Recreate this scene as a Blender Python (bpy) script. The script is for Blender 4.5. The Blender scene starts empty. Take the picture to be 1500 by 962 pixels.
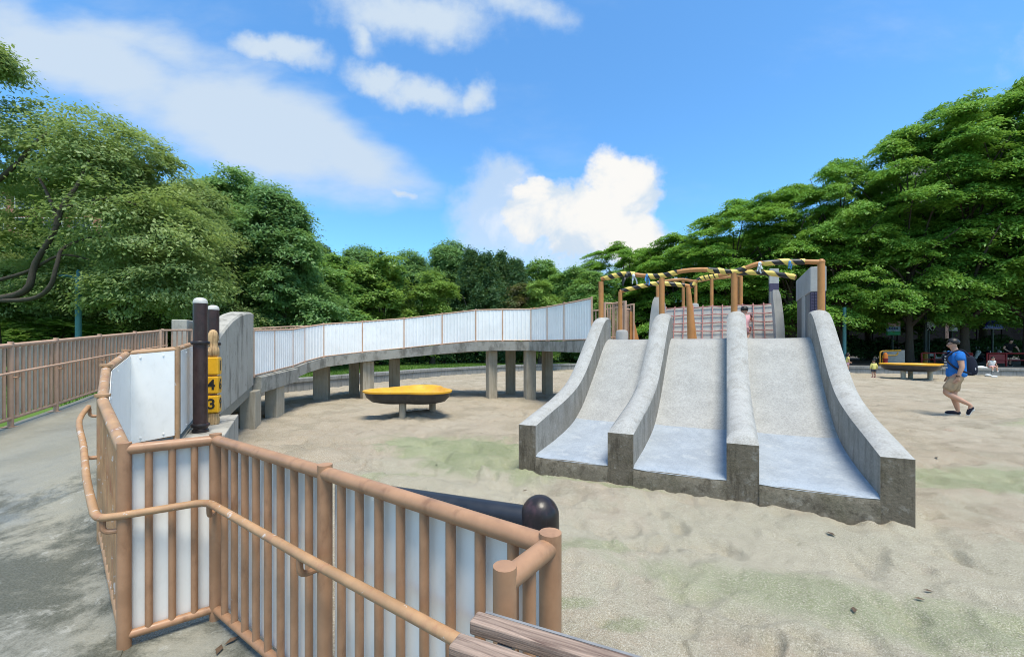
import bpy, bmesh, math, random
import numpy as np
from mathutils import Vector, Matrix, Quaternion, noise as mnoise

R = math.radians
S = bpy.context.scene
COL = S.collection
random.seed(7)

# ------------------------------------------------------------------ camera
F, HY, EYE = 600.0, 510.0, 1.5          # focal length and horizon row in photo pixels (1500 wide), eye height
cam_d = bpy.data.cameras.new('camera')
cam_d.sensor_width = 36.0
cam_d.lens = 36.0 * F / 1500.0
cam_d.shift_y = (HY - 481.0) / 1500.0
cam_d.clip_start = 0.05
cam_d.clip_end = 2000.0
cam = bpy.data.objects.new('camera', cam_d)
cam.location = (0, 0, EYE)
cam.rotation_euler = (R(90), 0, 0)
COL.objects.link(cam)
S.camera = cam

# ------------------------------------------------------------------ light
SUN_EL, SUN_AZ = 71.0, 156.0            # degrees; azimuth clockwise from +Y (the view direction)
S.view_settings.view_transform = 'Standard'
S.view_settings.look = 'None'
S.view_settings.gamma = 1.0
S.view_settings.use_curve_mapping = False
S.view_settings.exposure = 0.80
S.cycles.use_denoising = True
S.cycles.filter_width = 1.0
S.cycles.max_bounces = 6
S.cycles.transparent_max_bounces = 6

sd = bpy.data.lights.new('sun', 'SUN')
sd.energy = 2.9
sd.angle = R(24.0)
sd.color = (1.0, 0.92, 0.78)
sun = bpy.data.objects.new('sun', sd)
to_sun = Vector((math.cos(R(SUN_EL)) * math.sin(R(SUN_AZ)), math.cos(R(SUN_EL)) * math.cos(R(SUN_AZ)), math.sin(R(SUN_EL))))
sun.rotation_euler = to_sun.to_track_quat('Z', 'Y').to_euler()
sun.location = (10, -10, 40)
COL.objects.link(sun)


class NT:
    """small node-tree helper"""
    def __init__(s, tree):
        s.t = tree
        s.n = tree.nodes
        s.n.clear()

    def new(s, typ, **kw):
        nd = s.n.new(typ)
        for k, v in kw.items():
            setattr(nd, k, v)
        return nd

    def put(s, sock, v):
        if v is None:
            return
        if isinstance(v, bpy.types.NodeSocket):
            s.t.links.new(v, sock)
        else:
            if isinstance(v, (tuple, list)) and len(v) == 3 and len(sock.default_value) == 4:
                v = (*v, 1.0)
            sock.default_value = v

    def math(s, op, a, b=None, c=None, clamp=False):
        nd = s.new('ShaderNodeMath', operation=op, use_clamp=clamp)
        for i, v in enumerate((a, b, c)):
            if v is not None:
                s.put(nd.inputs[i], v)
        return nd.outputs[0]

    def vmath(s, op, a, b=None, scale=None):
        nd = s.new('ShaderNodeVectorMath', operation=op)
        s.put(nd.inputs[0], a)
        if b is not None:
            s.put(nd.inputs[1], b)
        if scale is not None:
            s.put(nd.inputs['Scale'], scale)
        return nd.outputs['Value'] if op in ('LENGTH', 'DOT_PRODUCT', 'DISTANCE') else nd.outputs[0]

    def noise(s, vec, scale, detail=4, rough=0.55, dist=0.0, col=False):
        nd = s.new('ShaderNodeTexNoise')
        s.put(nd.inputs['Vector'], vec)
        nd.inputs['Scale'].default_value = scale
        nd.inputs['Detail'].default_value = detail
        nd.inputs['Roughness'].default_value = rough
        nd.inputs['Distortion'].default_value = dist
        return nd.outputs['Color' if col else 'Fac']

    def ramp(s, fac, stops, interp='LINEAR'):
        nd = s.new('ShaderNodeValToRGB')
        cr = nd.color_ramp
        cr.interpolation = interp
        while len(cr.elements) < len(stops):
            cr.elements.new(0.5)
        for e, (p, c) in zip(cr.elements, stops):
            e.position = p
            e.color = (*c, 1.0) if len(c) == 3 else c
        s.put(nd.inputs[0], fac)
        return nd.outputs[0]

    def map(s, v, a, b, c=0.0, d=1.0, smooth=True):
        nd = s.new('ShaderNodeMapRange', clamp=True)
        nd.interpolation_type = 'SMOOTHSTEP' if smooth else 'LINEAR'
        for i, x in enumerate((v, a, b, c, d)):
            s.put(nd.inputs[i], x)
        return nd.outputs[0]

    def mix(s, fac, a, b, blend='MIX'):
        nd = s.new('ShaderNodeMix', data_type='RGBA', blend_type=blend)
        s.put(nd.inputs[0], fac)
        s.put(nd.inputs[6], a)
        s.put(nd.inputs[7], b)
        return nd.outputs[2]

    def scalevec(s, vec, sc):
        return s.vmath('MULTIPLY', vec, sc)

    def obj(s):
        return s.new('ShaderNodeTexCoord').outputs['Object']

    def bump(s, h, strength=0.3, dist=0.02):
        nd = s.new('ShaderNodeBump')
        nd.inputs['Strength'].default_value = strength
        nd.inputs['Distance'].default_value = dist
        s.put(nd.inputs['Height'], h)
        return nd.outputs[0]


# ------------------------------------------------------------------ sky
W = bpy.data.worlds.new('World')
S.world = W
W.use_nodes = True
t = NT(W.node_tree)
sky = t.new('ShaderNodeTexSky', sky_type='NISHITA')
sky.sun_disc = False
sky.sun_elevation = R(SUN_EL)
sky.sun_rotation = R(SUN_AZ)
sky.altitude = 100.0
sky.air_density = 1.0
sky.dust_density = 0.6
sky.ozone_density = 2.2
skyc = t.mix(1.0, sky.outputs[0], (0.57, 0.96, 1.16), 'MULTIPLY')
d = t.new('ShaderNodeTexCoord').outputs['Generated']
sep = t.new('ShaderNodeSeparateXYZ')
t.put(sep.inputs[0], d)
ay = t.math('MAXIMUM', t.math('ABSOLUTE', sep.outputs[1]), 0.12)
qx = t.math('DIVIDE', sep.outputs[0], ay)
qz = t.math('DIVIDE', sep.outputs[2], ay)
cmb = t.new('ShaderNodeCombineXYZ')
t.put(cmb.inputs[0], qx)
t.put(cmb.inputs[1], qz)
q0 = cmb.outputs[0]


def cloud_field(q, blobs):
    out = None
    for (px, py, rx, ry, ang, k) in blobs:
        c = ((px - 750) / 600.0, (510 - py) / 600.0, 0)
        mp = t.new('ShaderNodeMapping', vector_type='TEXTURE')
        mp.inputs['Location'].default_value = c
        mp.inputs['Rotation'].default_value = (0, 0, R(ang))
        mp.inputs['Scale'].default_value = (rx / 600.0, ry / 600.0, 1)
        t.put(mp.inputs['Vector'], q)
        f = t.math('MULTIPLY', t.math('SUBTRACT', 1.0, t.vmath('LENGTH', mp.outputs[0])), k)
        out = f if out is None else t.math('MAXIMUM', out, f)
    return out


warp = t.vmath('SUBTRACT', t.noise(q0, 5.0, 5, 0.6, col=True), (0.5, 0.5, 0.5))
warp2 = t.vmath('SUBTRACT', t.noise(q0, 2.2, 3, 0.5, col=True), (0.5, 0.5, 0.5))
qc = t.vmath('ADD', q0, t.vmath('SCALE', warp, scale=0.16))
qs = t.vmath('ADD', q0, t.vmath('SCALE', warp2, scale=0.22))
# tall cumulus
cum = cloud_field(qc, [(915, 270, 66, 68, 0, 1.0), (868, 322, 100, 70, 25, 1.0), (905, 345, 92, 70, 0, 1.0), (780, 285, 40, 34, 20, .9),
                       (800, 312, 82, 52, 10, 0.9), (940, 385, 70, 45, -20, 0.8)])
cumn = t.noise(q0, 11.0, 8, 0.60)
cumm = t.map(t.math('ADD', cum, t.math('MULTIPLY', t.math('SUBTRACT', cumn, 0.5), 1.0)), -0.03, 0.36)
# its thin skirt
skirt = cloud_field(qc, [(738, 318, 95, 95, 0, 1.1), (840, 370, 165, 60, 0, 0.9), (740, 265, 45, 40, 0, 0.8)])
skm = t.map(t.math('ADD', skirt, t.math('MULTIPLY', t.math('SUBTRACT', cumn, 0.5), 0.8)), -0.05, 0.55, 0, 0.74)
# long soft streak
st = cloud_field(qs, [(120, 95, 300, 85, -22, 1.2), (360, 190, 270, 82, -20, 1.25), (520, 245, 140, 55, -25, 1.0),
                      (200, 70, 330, 60, -18, .6), (-300, -60, 420, 120, -18, 1.0), (-900, -100, 420, 90, 5, .8)])
stn = t.noise(t.scalevec(q0, (1.0, 2.2, 1.0)), 3.2, 7, 0.55)
stm = t.map(t.math('ADD', st, t.math('MULTIPLY', t.math('SUBTRACT', stn, 0.5), 1.5)), -0.10, 0.75, 0, 0.95)
# small puffs
pf = cloud_field(qc, [(405, 72, 98, 28, -10, 1.0), (560, 112, 75, 28, -20, 0.9), (625, 133, 88, 34, -4, 1.0), (690, 130, 40, 30, 20, .8),
                      (610, 20, 190, 52, -8, 0.9), (740, 15, 110, 40, -10, 0.7), (535, 45, 60, 30, -50, .7),
                      (1700, 60, 260, 60, 8, .9), (2300, 240, 300, 70, 0, .9), (1250, -250, 260, 70, 10, .9), (700, -500, 300, 90, 0, .9),
                      (-700, 260, 200, 80, 0, .8), (585, 283, 40, 16, -20, .8)])
pfm = t.map(t.math('ADD', pf, t.math('MULTIPLY', t.math('SUBTRACT', t.noise(q0, 7.0, 8, 0.58), 0.5), 1.25)), -0.05, 0.75, 0, 1.0)
thin = t.map(t.noise(t.scalevec(q0, (0.8, 1.8, 1.0)), 1.7, 6, 0.6), 0.50, 0.80, 0, 0.28)
# scattered cloud added overhead and all round, out of view, to whiten sky light
cmo = t.new('ShaderNodeCombineXYZ')
up_ = t.math('ADD', t.math('MAXIMUM', sep.outputs[2], 0.0), 0.25)
t.put(cmo.inputs[0], t.math('DIVIDE', sep.outputs[0], up_))
t.put(cmo.inputs[1], t.math('DIVIDE', sep.outputs[1], up_))
hi = t.map(t.noise(cmo.outputs[0], 1.6, 7, 0.58), 0.47, 0.66, 0, 0.85)
outside = t.map(t.math('MAXIMUM', t.math('DIVIDE', t.math('ABSOLUTE', qx), 1.45), t.math('MAXIMUM', t.math('DIVIDE', qz, 0.98), t.math('MULTIPLY', sep.outputs[1], -50.0))), 1.0, 1.25)
thin = t.math('MAXIMUM', thin, t.math('MULTIPLY', hi, outside))
mask = t.math('MAXIMUM', t.math('MAXIMUM', cumm, skm), t.math('MAXIMUM', t.math('MAXIMUM', stm, pfm), thin))
shade = t.map(t.math('ADD', t.math('MULTIPLY', t.noise(q0, 6.5, 7, 0.6, 0.4), 1.0), t.math('MULTIPLY', t.math('SUBTRACT', cum, 0.3), 0.25)), 0.38, 0.62)
SKY_STRENGTH = 0.14
cs = 1.0 / SKY_STRENGTH
ccol = t.mix(shade, (0.365 * cs, 0.435 * cs, 0.515 * cs), (0.555 * cs, 0.55 * cs, 0.535 * cs))
above = t.map(sep.outputs[2], 0.0, 0.06)
final = t.mix(t.math('MULTIPLY', mask, above), skyc, ccol)
bg = t.new('ShaderNodeBackground')
t.put(bg.inputs[0], final)
bg.inputs[1].default_value = SKY_STRENGTH
t.t.links.new(bg.outputs[0], t.new('ShaderNodeOutputWorld').inputs[0])


# ------------------------------------------------------------------ pixel helpers (photo pixels -> world)
def P(px, py, Y):
    """point seen at photo pixel (px,py) at depth Y"""
    return Vector(((px - 750) / F * Y, Y, EYE - (py - HY) / F * Y))


def G(px, py, h=0.0):
    """point at height h seen at photo pixel"""
    Y = (EYE - h) * F / (py - HY)
    return Vector(((px - 750) / F * Y, Y, h))


# ------------------------------------------------------------------ mesh builder
class MB:
    def __init__(s):
        s.v, s.f, s.m = [], [], []

    def add(s, vs, fs, mi=0):
        o = len(s.v)
        s.v += [tuple(v) for v in vs]
        s.f += [tuple(i + o for i in f) for f in fs]
        s.m += [mi] * len(fs)
        return s

    def hexa(s, b, tp, mi=0):
        """b, tp: four bottom / four top corners, counter-clockwise from above"""
        return s.add(list(b) + list(tp), [(3, 2, 1, 0), (4, 5, 6, 7), (0, 1, 5, 4), (1, 2, 6, 5), (2, 3, 7, 6), (3, 0, 4, 7)], mi)

    def box(s, c, size, rz=0.0, mi=0):
        cx, cy, cz = c
        hx, hy, hz = size[0] / 2, size[1] / 2, size[2] / 2
        ca, sa = math.cos(rz), math.sin(rz)
        pt = lambda x, y, z: (cx + x * ca - y * sa, cy + x * sa + y * ca, cz + z)
        q = [(-hx, -hy), (hx, -hy), (hx, hy), (-hx, hy)]
        return s.hexa([pt(x, y, -hz) for x, y in q], [pt(x, y, hz) for x, y in q], mi)

    def bar(s, a, b, w, h, mi=0):
        """box bar along a->b, width w (horizontal), height h"""
        a, b = Vector(a), Vector(b)
        dd = (b - a).normalized()
        side = dd.cross(Vector((0, 0, 1)))
        side = side.normalized() if side.length > 1e-5 else Vector((1, 0, 0))
        up = side.cross(dd)
        sv, uv = side * w / 2, up * h / 2
        r = lambda p: [p - sv - uv, p + sv - uv, p + sv + uv, p - sv + uv]
        return s.add(r(a) + r(b), [(0, 1, 2, 3), (7, 6, 5, 4), (0, 4, 5, 1), (1, 5, 6, 2), (2, 6, 7, 3), (3, 7, 4, 0)], mi)

    def tube(s, pts, r, n=10, cap=True, mi=0):
        pts = [Vector(p) for p in pts]
        rr = r if isinstance(r, (list, tuple)) else [r] * len(pts)
        rings, ref = [], None
        for i, p in enumerate(pts):
            dd = (pts[min(i + 1, len(pts) - 1)] - pts[max(i - 1, 0)])
            dd = dd.normalized() if dd.length > 1e-9 else Vector((0, 0, 1))
            if ref is None:
                ref = Vector((0, 0, 1)) if abs(dd.z) < 0.9 else Vector((1, 0, 0))
            x = (ref - dd * ref.dot(dd)).normalized()
            ref = x
            y = dd.cross(x)
            rings.append([p + (x * math.cos(2 * math.pi * k / n) + y * math.sin(2 * math.pi * k / n)) * rr[i] for k in range(n)])
        vs = [v for g in rings for v in g]
        fs = []
        for i in range(len(pts) - 1):
            for k in range(n):
                a, b = i * n + k, i * n + (k + 1) % n
                fs.append((a, b, b + n, a + n))
        if cap:
            fs.append(tuple(range(n - 1, -1, -1)))
            fs.append(tuple(range((len(pts) - 1) * n, len(pts) * n)))
        return s.add(vs, fs, mi)

    def lathe(s, prof, c=(0, 0, 0), n=16, mi=0):
        vs, fs = [], []
        for (r, z) in prof:
            for k in range(n):
                a = 2 * math.pi * k / n
                vs.append((c[0] + r * math.cos(a), c[1] + r * math.sin(a), c[2] + z))
        for i in range(len(prof) - 1):
            for k in range(n):
                a, b = i * n + k, i * n + (k + 1) % n
                fs.append((a, b, b + n, a + n))
        fs.append(tuple(range(n - 1, -1, -1)))
        fs.append(tuple(range((len(prof) - 1) * n, len(prof) * n)))
        return s.add(vs, fs, mi)

    def ball(s, c, r, n=10, mi=0):
        rx, ry, rz = r if isinstance(r, (tuple, list)) else (r, r, r)
        vs, fs = [], []
        m = n // 2 + 1
        for i in range(1, m):
            th = math.pi * i / m
            for k in range(n):
                a = 2 * math.pi * k / n
                vs.append((c[0] + rx * math.sin(th) * math.cos(a), c[1] + ry * math.sin(th) * math.sin(a), c[2] - rz * math.cos(th)))
        for i in range(m - 2):
            for k in range(n):
                a, b = i * n + k, i * n + (k + 1) % n
                fs.append((a, b, b + n, a + n))
        vs += [(c[0], c[1], c[2] - rz), (c[0], c[1], c[2] + rz)]
        lo, hi = len(vs) - 2, len(vs) - 1
        for k in range(n):
            fs.append((lo, (k + 1) % n, k))
            fs.append((hi, (m - 2) * n + k, (m - 2) * n + (k + 1) % n))
        return s.add(vs, fs, mi)

    def mesh(s, name, mats, smooth=35):
        me = bpy.data.meshes.new(name)
        me.from_pydata(s.v, [], s.f)
        for m in (mats if isinstance(mats, (list, tuple)) else [mats]):
            me.materials.append(m)
        if any(s.m):
            me.polygons.foreach_set('material_index', s.m)
        me.update()
        if smooth:
            me.polygons.foreach_set('use_smooth', [True] * len(me.polygons))
            me.set_sharp_from_angle(angle=R(smooth))
        return me


def link(name, data, parent=None, mtx=None):
    o = bpy.data.objects.new(name, data)
    COL.objects.link(o)
    o['_w'] = 0
    del o['_w']
    M = Matrix(mtx) if mtx is not None else Matrix.Identity(4)
    if parent is not None:
        o.parent = parent
        o.matrix_parent_inverse = WM[parent].inverted()
    o.matrix_basis = M
    WM[o] = M
    return o


WM = {}


def part(name, mb, mats, parent=None, smooth=35, mtx=None, bevel=0.0):
    o = link(name, mb.mesh(name, mats, smooth), parent, mtx)
    if bevel:
        md = o.modifiers.new('bevel', 'BEVEL')
        md.width = bevel
        md.segments = 2
        md.limit_method = 'ANGLE'
        md.angle_limit = R(40)
    return o


def tag(o, label, cat, group=None):
    o['label'] = label
    o['category'] = cat
    if group:
        o['group'] = group
    return o


def thing(name, loc, label, cat, group=None):
    o = link(name, None, None, Matrix.Translation(Vector(loc)))
    o.empty_display_size = 0.2
    return tag(o, label, cat, group)


def struct(o, kind='structure'):
    o['kind'] = kind
    return o


_cyl = {}


def unit_cyl(n, mat, dome=False):
    """cylinder of radius 1 and height 1 standing on z=0, shared"""
    k = (n, mat.name)
    if k not in _cyl:
        mb = MB()
        mb.tube([(0, 0, 0), (0, 0, 1)], 1.0, n)
        _cyl[k] = mb.mesh('bar', mat, 50)
    return _cyl[k]


def stick(name, a, b, r, mat, parent, n=10):
    """a shared cylinder between a and b"""
    a, b = Vector(a), Vector(b)
    dd = b - a
    M = Matrix.Translation(a) @ dd.to_track_quat('Z', 'Y').to_matrix().to_4x4() @ Matrix.Diagonal((r, r, dd.length, 1))
    return link(name, unit_cyl(n, mat), parent, M)


def smooth_path(pts, n=6):
    """Catmull-Rom through pts"""
    pts = [Vector(p) for p in pts]
    out = []
    for i in range(len(pts) - 1):
        p0, p1, p2, p3 = pts[max(i - 1, 0)], pts[i], pts[i + 1], pts[min(i + 2, len(pts) - 1)]
        for k in range(n):
            u = k / n
            out.append(0.5 * ((2 * p1) + (p2 - p0) * u + (2 * p0 - 5 * p1 + 4 * p2 - p3) * u * u + (3 * p1 - p0 - 3 * p2 + p3) * u ** 3))
    out.append(pts[-1])
    return out


def round_corner(pts, r=0.05, n=5):
    """polyline with its inner corners rounded"""
    pts = [Vector(p) for p in pts]
    out = [pts[0]]
    for i in range(1, len(pts) - 1):
        a, p, b = pts[i - 1], pts[i], pts[i + 1]
        da, db = (a - p), (b - p)
        ra = min(r, da.length * 0.45)
        rb = min(r, db.length * 0.45)
        s0, s1 = p + da.normalized() * ra, p + db.normalized() * rb
        for k in range(n + 1):
            u = k / n
            out.append(s0 * (1 - u) ** 2 + p * 2 * u * (1 - u) + s1 * u * u)
    out.append(pts[-1])
    return out


def interp(tab, x):
    xs, ys = zip(*tab)
    return float(np.interp(x, xs, ys))
# ------------------------------------------------------------------ materials
def new_mat(name):
    m = bpy.data.materials.new(name)
    m.use_nodes = True
    n = NT(m.node_tree)
    bs = n.new('ShaderNodeBsdfPrincipled')
    out = n.new('ShaderNodeOutputMaterial')
    n.t.links.new(bs.outputs[0], out.inputs[0])
    n.bs, n.out = bs, out
    return m, n


def finish(n, col, rough=0.8, normal=None, spec=0.3, metal=0.0, coat=None):
    n.put(n.bs.inputs['Base Color'], col)
    n.put(n.bs.inputs['Roughness'], rough)
    n.put(n.bs.inputs['Specular IOR Level'], spec)
    n.put(n.bs.inputs['Metallic'], metal)
    if normal is not None:
        n.put(n.bs.inputs['Normal'], normal)


def paint(name, c, rough=0.45, var=0.16, scale=7.0, bump=0.05, chip=None, grime=None, spec=0.4):
    m, n = new_mat(name)
    o = n.new('ShaderNodeNewGeometry').outputs['Position']   # metres, also on scaled tubes
    f = n.noise(o, scale, 5, 0.6)
    dk = tuple(x * (1 - var) for x in c)
    lt = tuple(min(1, x * (1 + var)) for x in c)
    col = n.mix(n.map(f, 0.3, 0.7), dk, lt)
    if grime:
        g = n.map(n.noise(n.scalevec(o, (5, 5, 2.0)), 2.5, 6, 0.65), 0.5, 0.75, 0, grime[1])
        col = n.mix(g, col, grime[0])
    if chip:
        g = n.map(n.noise(o, 14.0, 6, 0.7), chip[1], chip[1] + 0.03)
        col = n.mix(g, col, chip[0])
    fine = n.noise(o, 90.0, 3, 0.6)
    finish(n, col, n.map(f, 0.2, 0.8, rough - 0.1, rough + 0.15), n.bump(fine, bump, 0.004), spec)
    return m


def concrete(name, c, dark, streak=0.6, moss=None, scale=1.0, grain=0.25, pit=0.3, light=None, gs=160.0, thr=0.47, sva=(9.0, 9.0, 0.7)):
    """weathered concrete: blotches, rain streaks running down, optional moss, grain"""
    m, n = new_mat(name)
    o = n.obj()
    blotch = n.noise(o, 1.6 * scale, 7, 0.62, 0.3)
    col = n.mix(n.map(blotch, 0.35, 0.68), c, tuple(x * 0.80 for x in c))
    if light:
        col = n.mix(n.map(n.noise(o, 3.1 * scale, 6, 0.7), 0.52, 0.66, 0, 0.7), col, light)
    sv = n.scalevec(o, sva)
    stn = n.noise(sv, 1.0 * scale, 7, 0.65)
    col = n.mix(n.map(stn, thr, thr + 0.20, 0, streak), col, dark)
    spots = n.noise(o, 9.0 * scale, 7, 0.7)
    col = n.mix(n.map(spots, 0.56, 0.72, 0, streak * 0.7), col, dark)
    if moss:
        mm = n.noise(o, 1.1 * scale, 7, 0.65, 0.4)
        col = n.mix(n.map(mm, moss[1], moss[1] + 0.16, 0, moss[2]), col, moss[0])
    fine = n.noise(o, gs, 4, 0.75)
    col = n.mix(grain, col, n.mix(n.map(fine, 0.3, 0.7), tuple(x * 0.5 for x in c), tuple(min(1, x * 1.35) for x in c)))
    h = n.math('ADD', n.math('MULTIPLY', fine, 0.4), n.math('ADD', spots, n.math('MULTIPLY', blotch, 1.5)))
    finish(n, col, 0.88, n.bump(h, pit, 0.012), 0.25)
    return m


def leaf_mat(name, c1, c2, c3, trans=0.5):
    m, n = new_mat(name)
    g = n.new('ShaderNodeNewGeometry')
    o = n.obj()
    col = n.mix(g.outputs['Random Per Island'], c1, c2)
    col = n.mix(n.map(n.noise(o, 0.55, 4, 0.6), 0.42, 0.66), col, c3)
    df = n.new('ShaderNodeBsdfDiffuse')
    tr = n.new('ShaderNodeBsdfTranslucent')
    gl = n.new('ShaderNodeBsdfGlossy')
    gl.inputs['Roughness'].default_value = 0.45
    gl.inputs[0].default_value = (0.8, 0.85, 0.8, 1)
    n.put(df.inputs[0], col)
    n.put(tr.inputs[0], n.mix(0.4, col, (0.22, 0.30, 0.03), 'MIX'))
    mx = n.new('ShaderNodeMixShader')
    mx.inputs[0].default_value = trans
    n.t.links.new(df.outputs[0], mx.inputs[1])
    n.t.links.new(tr.outputs[0], mx.inputs[2])
    mx2 = n.new('ShaderNodeMixShader')
    mx2.inputs[0].default_value = 0.022
    n.t.links.new(mx.outputs[0], mx2.inputs[1])
    n.t.links.new(gl.outputs[0], mx2.inputs[2])
    n.t.links.new(mx2.outputs[0], n.out.inputs[0])
    n.n.remove(n.bs)
    return m


def wood(name, c, dark, scale=1.0, axis=0):
    m, n = new_mat(name)
    o = n.obj()
    sc = [26.0, 26.0, 26.0]
    sc[axis] = 1.3
    g = n.noise(n.scalevec(o, tuple(sc)), 2.2 * scale, 6, 0.65, 0.6)
    col = n.ramp(g, [(0.30, dark), (0.48, c), (0.62, tuple(min(1, x * 1.5) for x in c)), (0.75, dark)])
    col = n.mix(n.map(n.noise(o, 5.0, 5, 0.6), 0.5, 0.75, 0, 0.5), col, dark)
    finish(n, col, 0.62, n.bump(g, 0.5, 0.006), 0.35)
    return m


M = {}
M['rail'] = paint('tan_rail_paint', (0.375, 0.208, 0.116), 0.42, 0.12, 9.0, 0.06, ((0.46, 0.36, 0.29), 0.70), ((0.21, 0.11, 0.060), 0.8))
M['rail_worn'] = paint('worn_rail_paint', (0.41, 0.245, 0.13), 0.5, 0.16, 6.0, 0.1, ((0.52, 0.45, 0.40), 0.60), ((0.30, 0.12, 0.08), 0.6))
M['rail_pink'] = paint('faded_rail_paint', (0.52, 0.335, 0.225), 0.5, 0.10, 5.0, 0.05, None, ((0.25, 0.13, 0.09), 0.4))
M['pipe'] = paint('orange_pipe_paint', (0.46, 0.205, 0.065), 0.45, 0.12, 3.0, 0.05, None, ((0.26, 0.11, 0.04), 0.5))
M['panel'] = paint('white_panel', (0.86, 0.85, 0.81), 0.40, 0.05, 2.0, 0.02, None, ((0.62, 0.61, 0.56), 0.30))
M['panel_pink'] = paint('pale_panel', (0.78, 0.74, 0.69), 0.45, 0.05, 2.0, 0.02, None, ((0.50, 0.42, 0.40), 0.4))
M['corrugated'] = paint('corrugated_panel', (0.85, 0.855, 0.835), 0.40, 0.05, 1.5, 0.02, None, ((0.62, 0.64, 0.63), 0.40))
def sheet(name, c, k):
    m_ = paint(name, c, 0.45, 0.05, 2.0, 0.02, None, (tuple(x * 0.7 for x in c), 0.35))
    nt = m_.node_tree
    outn = [x for x in nt.nodes if x.type == 'OUTPUT_MATERIAL'][0]
    bs_ = [x for x in nt.nodes if x.type == 'BSDF_PRINCIPLED'][0]
    tr = nt.nodes.new('ShaderNodeBsdfTranslucent')
    tr.inputs[0].default_value = (*c, 1)
    mx = nt.nodes.new('ShaderNodeMixShader')
    mx.inputs[0].default_value = k
    nt.links.new(bs_.outputs[0], mx.inputs[1])
    nt.links.new(tr.outputs[0], mx.inputs[2])
    nt.links.new(mx.outputs[0], outn.inputs[0])
    return m_


M['panel_pink'] = sheet('pale_acrylic_sheet', (0.85, 0.80, 0.74), 0.5)
M['shop_shade'] = paint('tree_shade_black', (0.010, 0.010, 0.011), 0.9, 0.3, 1.0, spec=0.03)  # near-black colour holds the tree shade over the shop fronts
M['steel'] = paint('bare_steel', (0.22, 0.22, 0.22), 0.38, 0.15, 20, 0.04)
M['brown_post'] = paint('dark_brown_post', (0.042, 0.022, 0.020), 0.38, 0.25, 9.0, 0.05, None, ((0.09, 0.06, 0.05), 0.4))
M['dome_white'] = paint('white_dome', (0.56, 0.54, 0.49), 0.4, 0.08, 9.0)
M['black_post'] = paint('black_post', (0.022, 0.017, 0.017), 0.36, 0.4, 8.0, 0.14, None, ((0.10, 0.050, 0.056), 0.75))
M['black_pipe'] = paint('black_pipe', (0.018, 0.022, 0.030), 0.32, 0.2, 8.0, 0.04)
M['drum'] = paint('yellow_drum', (0.78, 0.40, 0.015), 0.35, 0.08, 7.0, 0.04, None, ((0.50, 0.22, 0.02), 0.4))
M['digit'] = paint('black_digit', (0.02, 0.018, 0.015), 0.5)
M['dish'] = paint('yellow_dish', (0.70, 0.36, 0.025), 0.40, 0.08, 4.0, 0.05, None, ((0.45, 0.26, 0.06), 0.6))
M['dish_under'] = paint('black_underside', (0.035, 0.035, 0.037), 0.45, 0.3, 4.0, 0.05, None, ((0.10, 0.09, 0.08), 0.5))
M['tape_y'] = paint('yellow_tape', (0.72, 0.52, 0.12), 0.40, 0.12, 12.0, 0.05)
M['tape_k'] = paint('black_tape', (0.022, 0.021, 0.020), 0.38, 0.3, 12.0, 0.05)
M['rag_blue'] = paint('blue_rag', (0.10, 0.28, 0.52), 0.8, 0.3, 20.0)
M['rag_white'] = paint('white_rag', (0.62, 0.64, 0.64), 0.8, 0.2, 20.0)
M['rope'] = paint('red_rope', (0.36, 0.17, 0.15), 0.85, 0.3, 30.0, 0.3)
M['teal'] = paint('teal_lamp_paint', (0.05, 0.165, 0.175), 0.45, 0.15, 5.0)
M['darkpole'] = paint('dark_green_pole', (0.020, 0.035, 0.034), 0.4, 0.2, 5.0)
M['red'] = paint('shade_dimmed_red', (0.26, 0.012, 0.012), 0.4, 0.15, 5.0)  # darkened so the paint itself carries the tree shade
M['yellow'] = paint('shade_dimmed_yellow', (0.42, 0.23, 0.018), 0.4, 0.12, 5.0)  # tree shade on the far props is put into this yellow
M['orange'] = paint('shade_dimmed_orange', (0.48, 0.14, 0.015), 0.4, 0.12, 5.0)  # darkened to carry tree shade on the hydrant cap; bridge plate shares it
M['grey_board'] = paint('grey_board', (0.22, 0.23, 0.22), 0.6, 0.12, 5.0)
M['sign_white'] = paint('sign_white', (0.75, 0.76, 0.76), 0.5, 0.03, 5.0)
M['sign_blue'] = paint('sign_blue', (0.02, 0.035, 0.42), 0.4, 0.1, 5.0)
M['sign_lblue'] = paint('sign_light_blue', (0.35, 0.55, 0.78), 0.4, 0.1, 5.0)
M['sign_green'] = paint('sign_green', (0.02, 0.42, 0.16), 0.4, 0.1, 5.0)
M['sign_pink'] = paint('sign_pink', (0.70, 0.50, 0.47), 0.4, 0.1, 5.0)
M['glass'] = paint('window_glass', (0.03, 0.04, 0.05), 0.12, 0.2, 1.0, 0.0, spec=0.6)
M['wall_pink'] = paint('pink_tile_wall', (0.48, 0.33, 0.28), 0.7, 0.1, 1.0, 0.05)
M['wall_cream'] = paint('cream_wall', (0.60, 0.55, 0.48), 0.7, 0.08, 1.0, 0.05)
M['wall_red'] = paint('red_brick_wall', (0.36, 0.16, 0.11), 0.8, 0.12, 1.0, 0.05)
M['plastic_bag'] = paint('white_plastic', (0.72, 0.74, 0.74), 0.45, 0.1, 30, 0.3)

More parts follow.
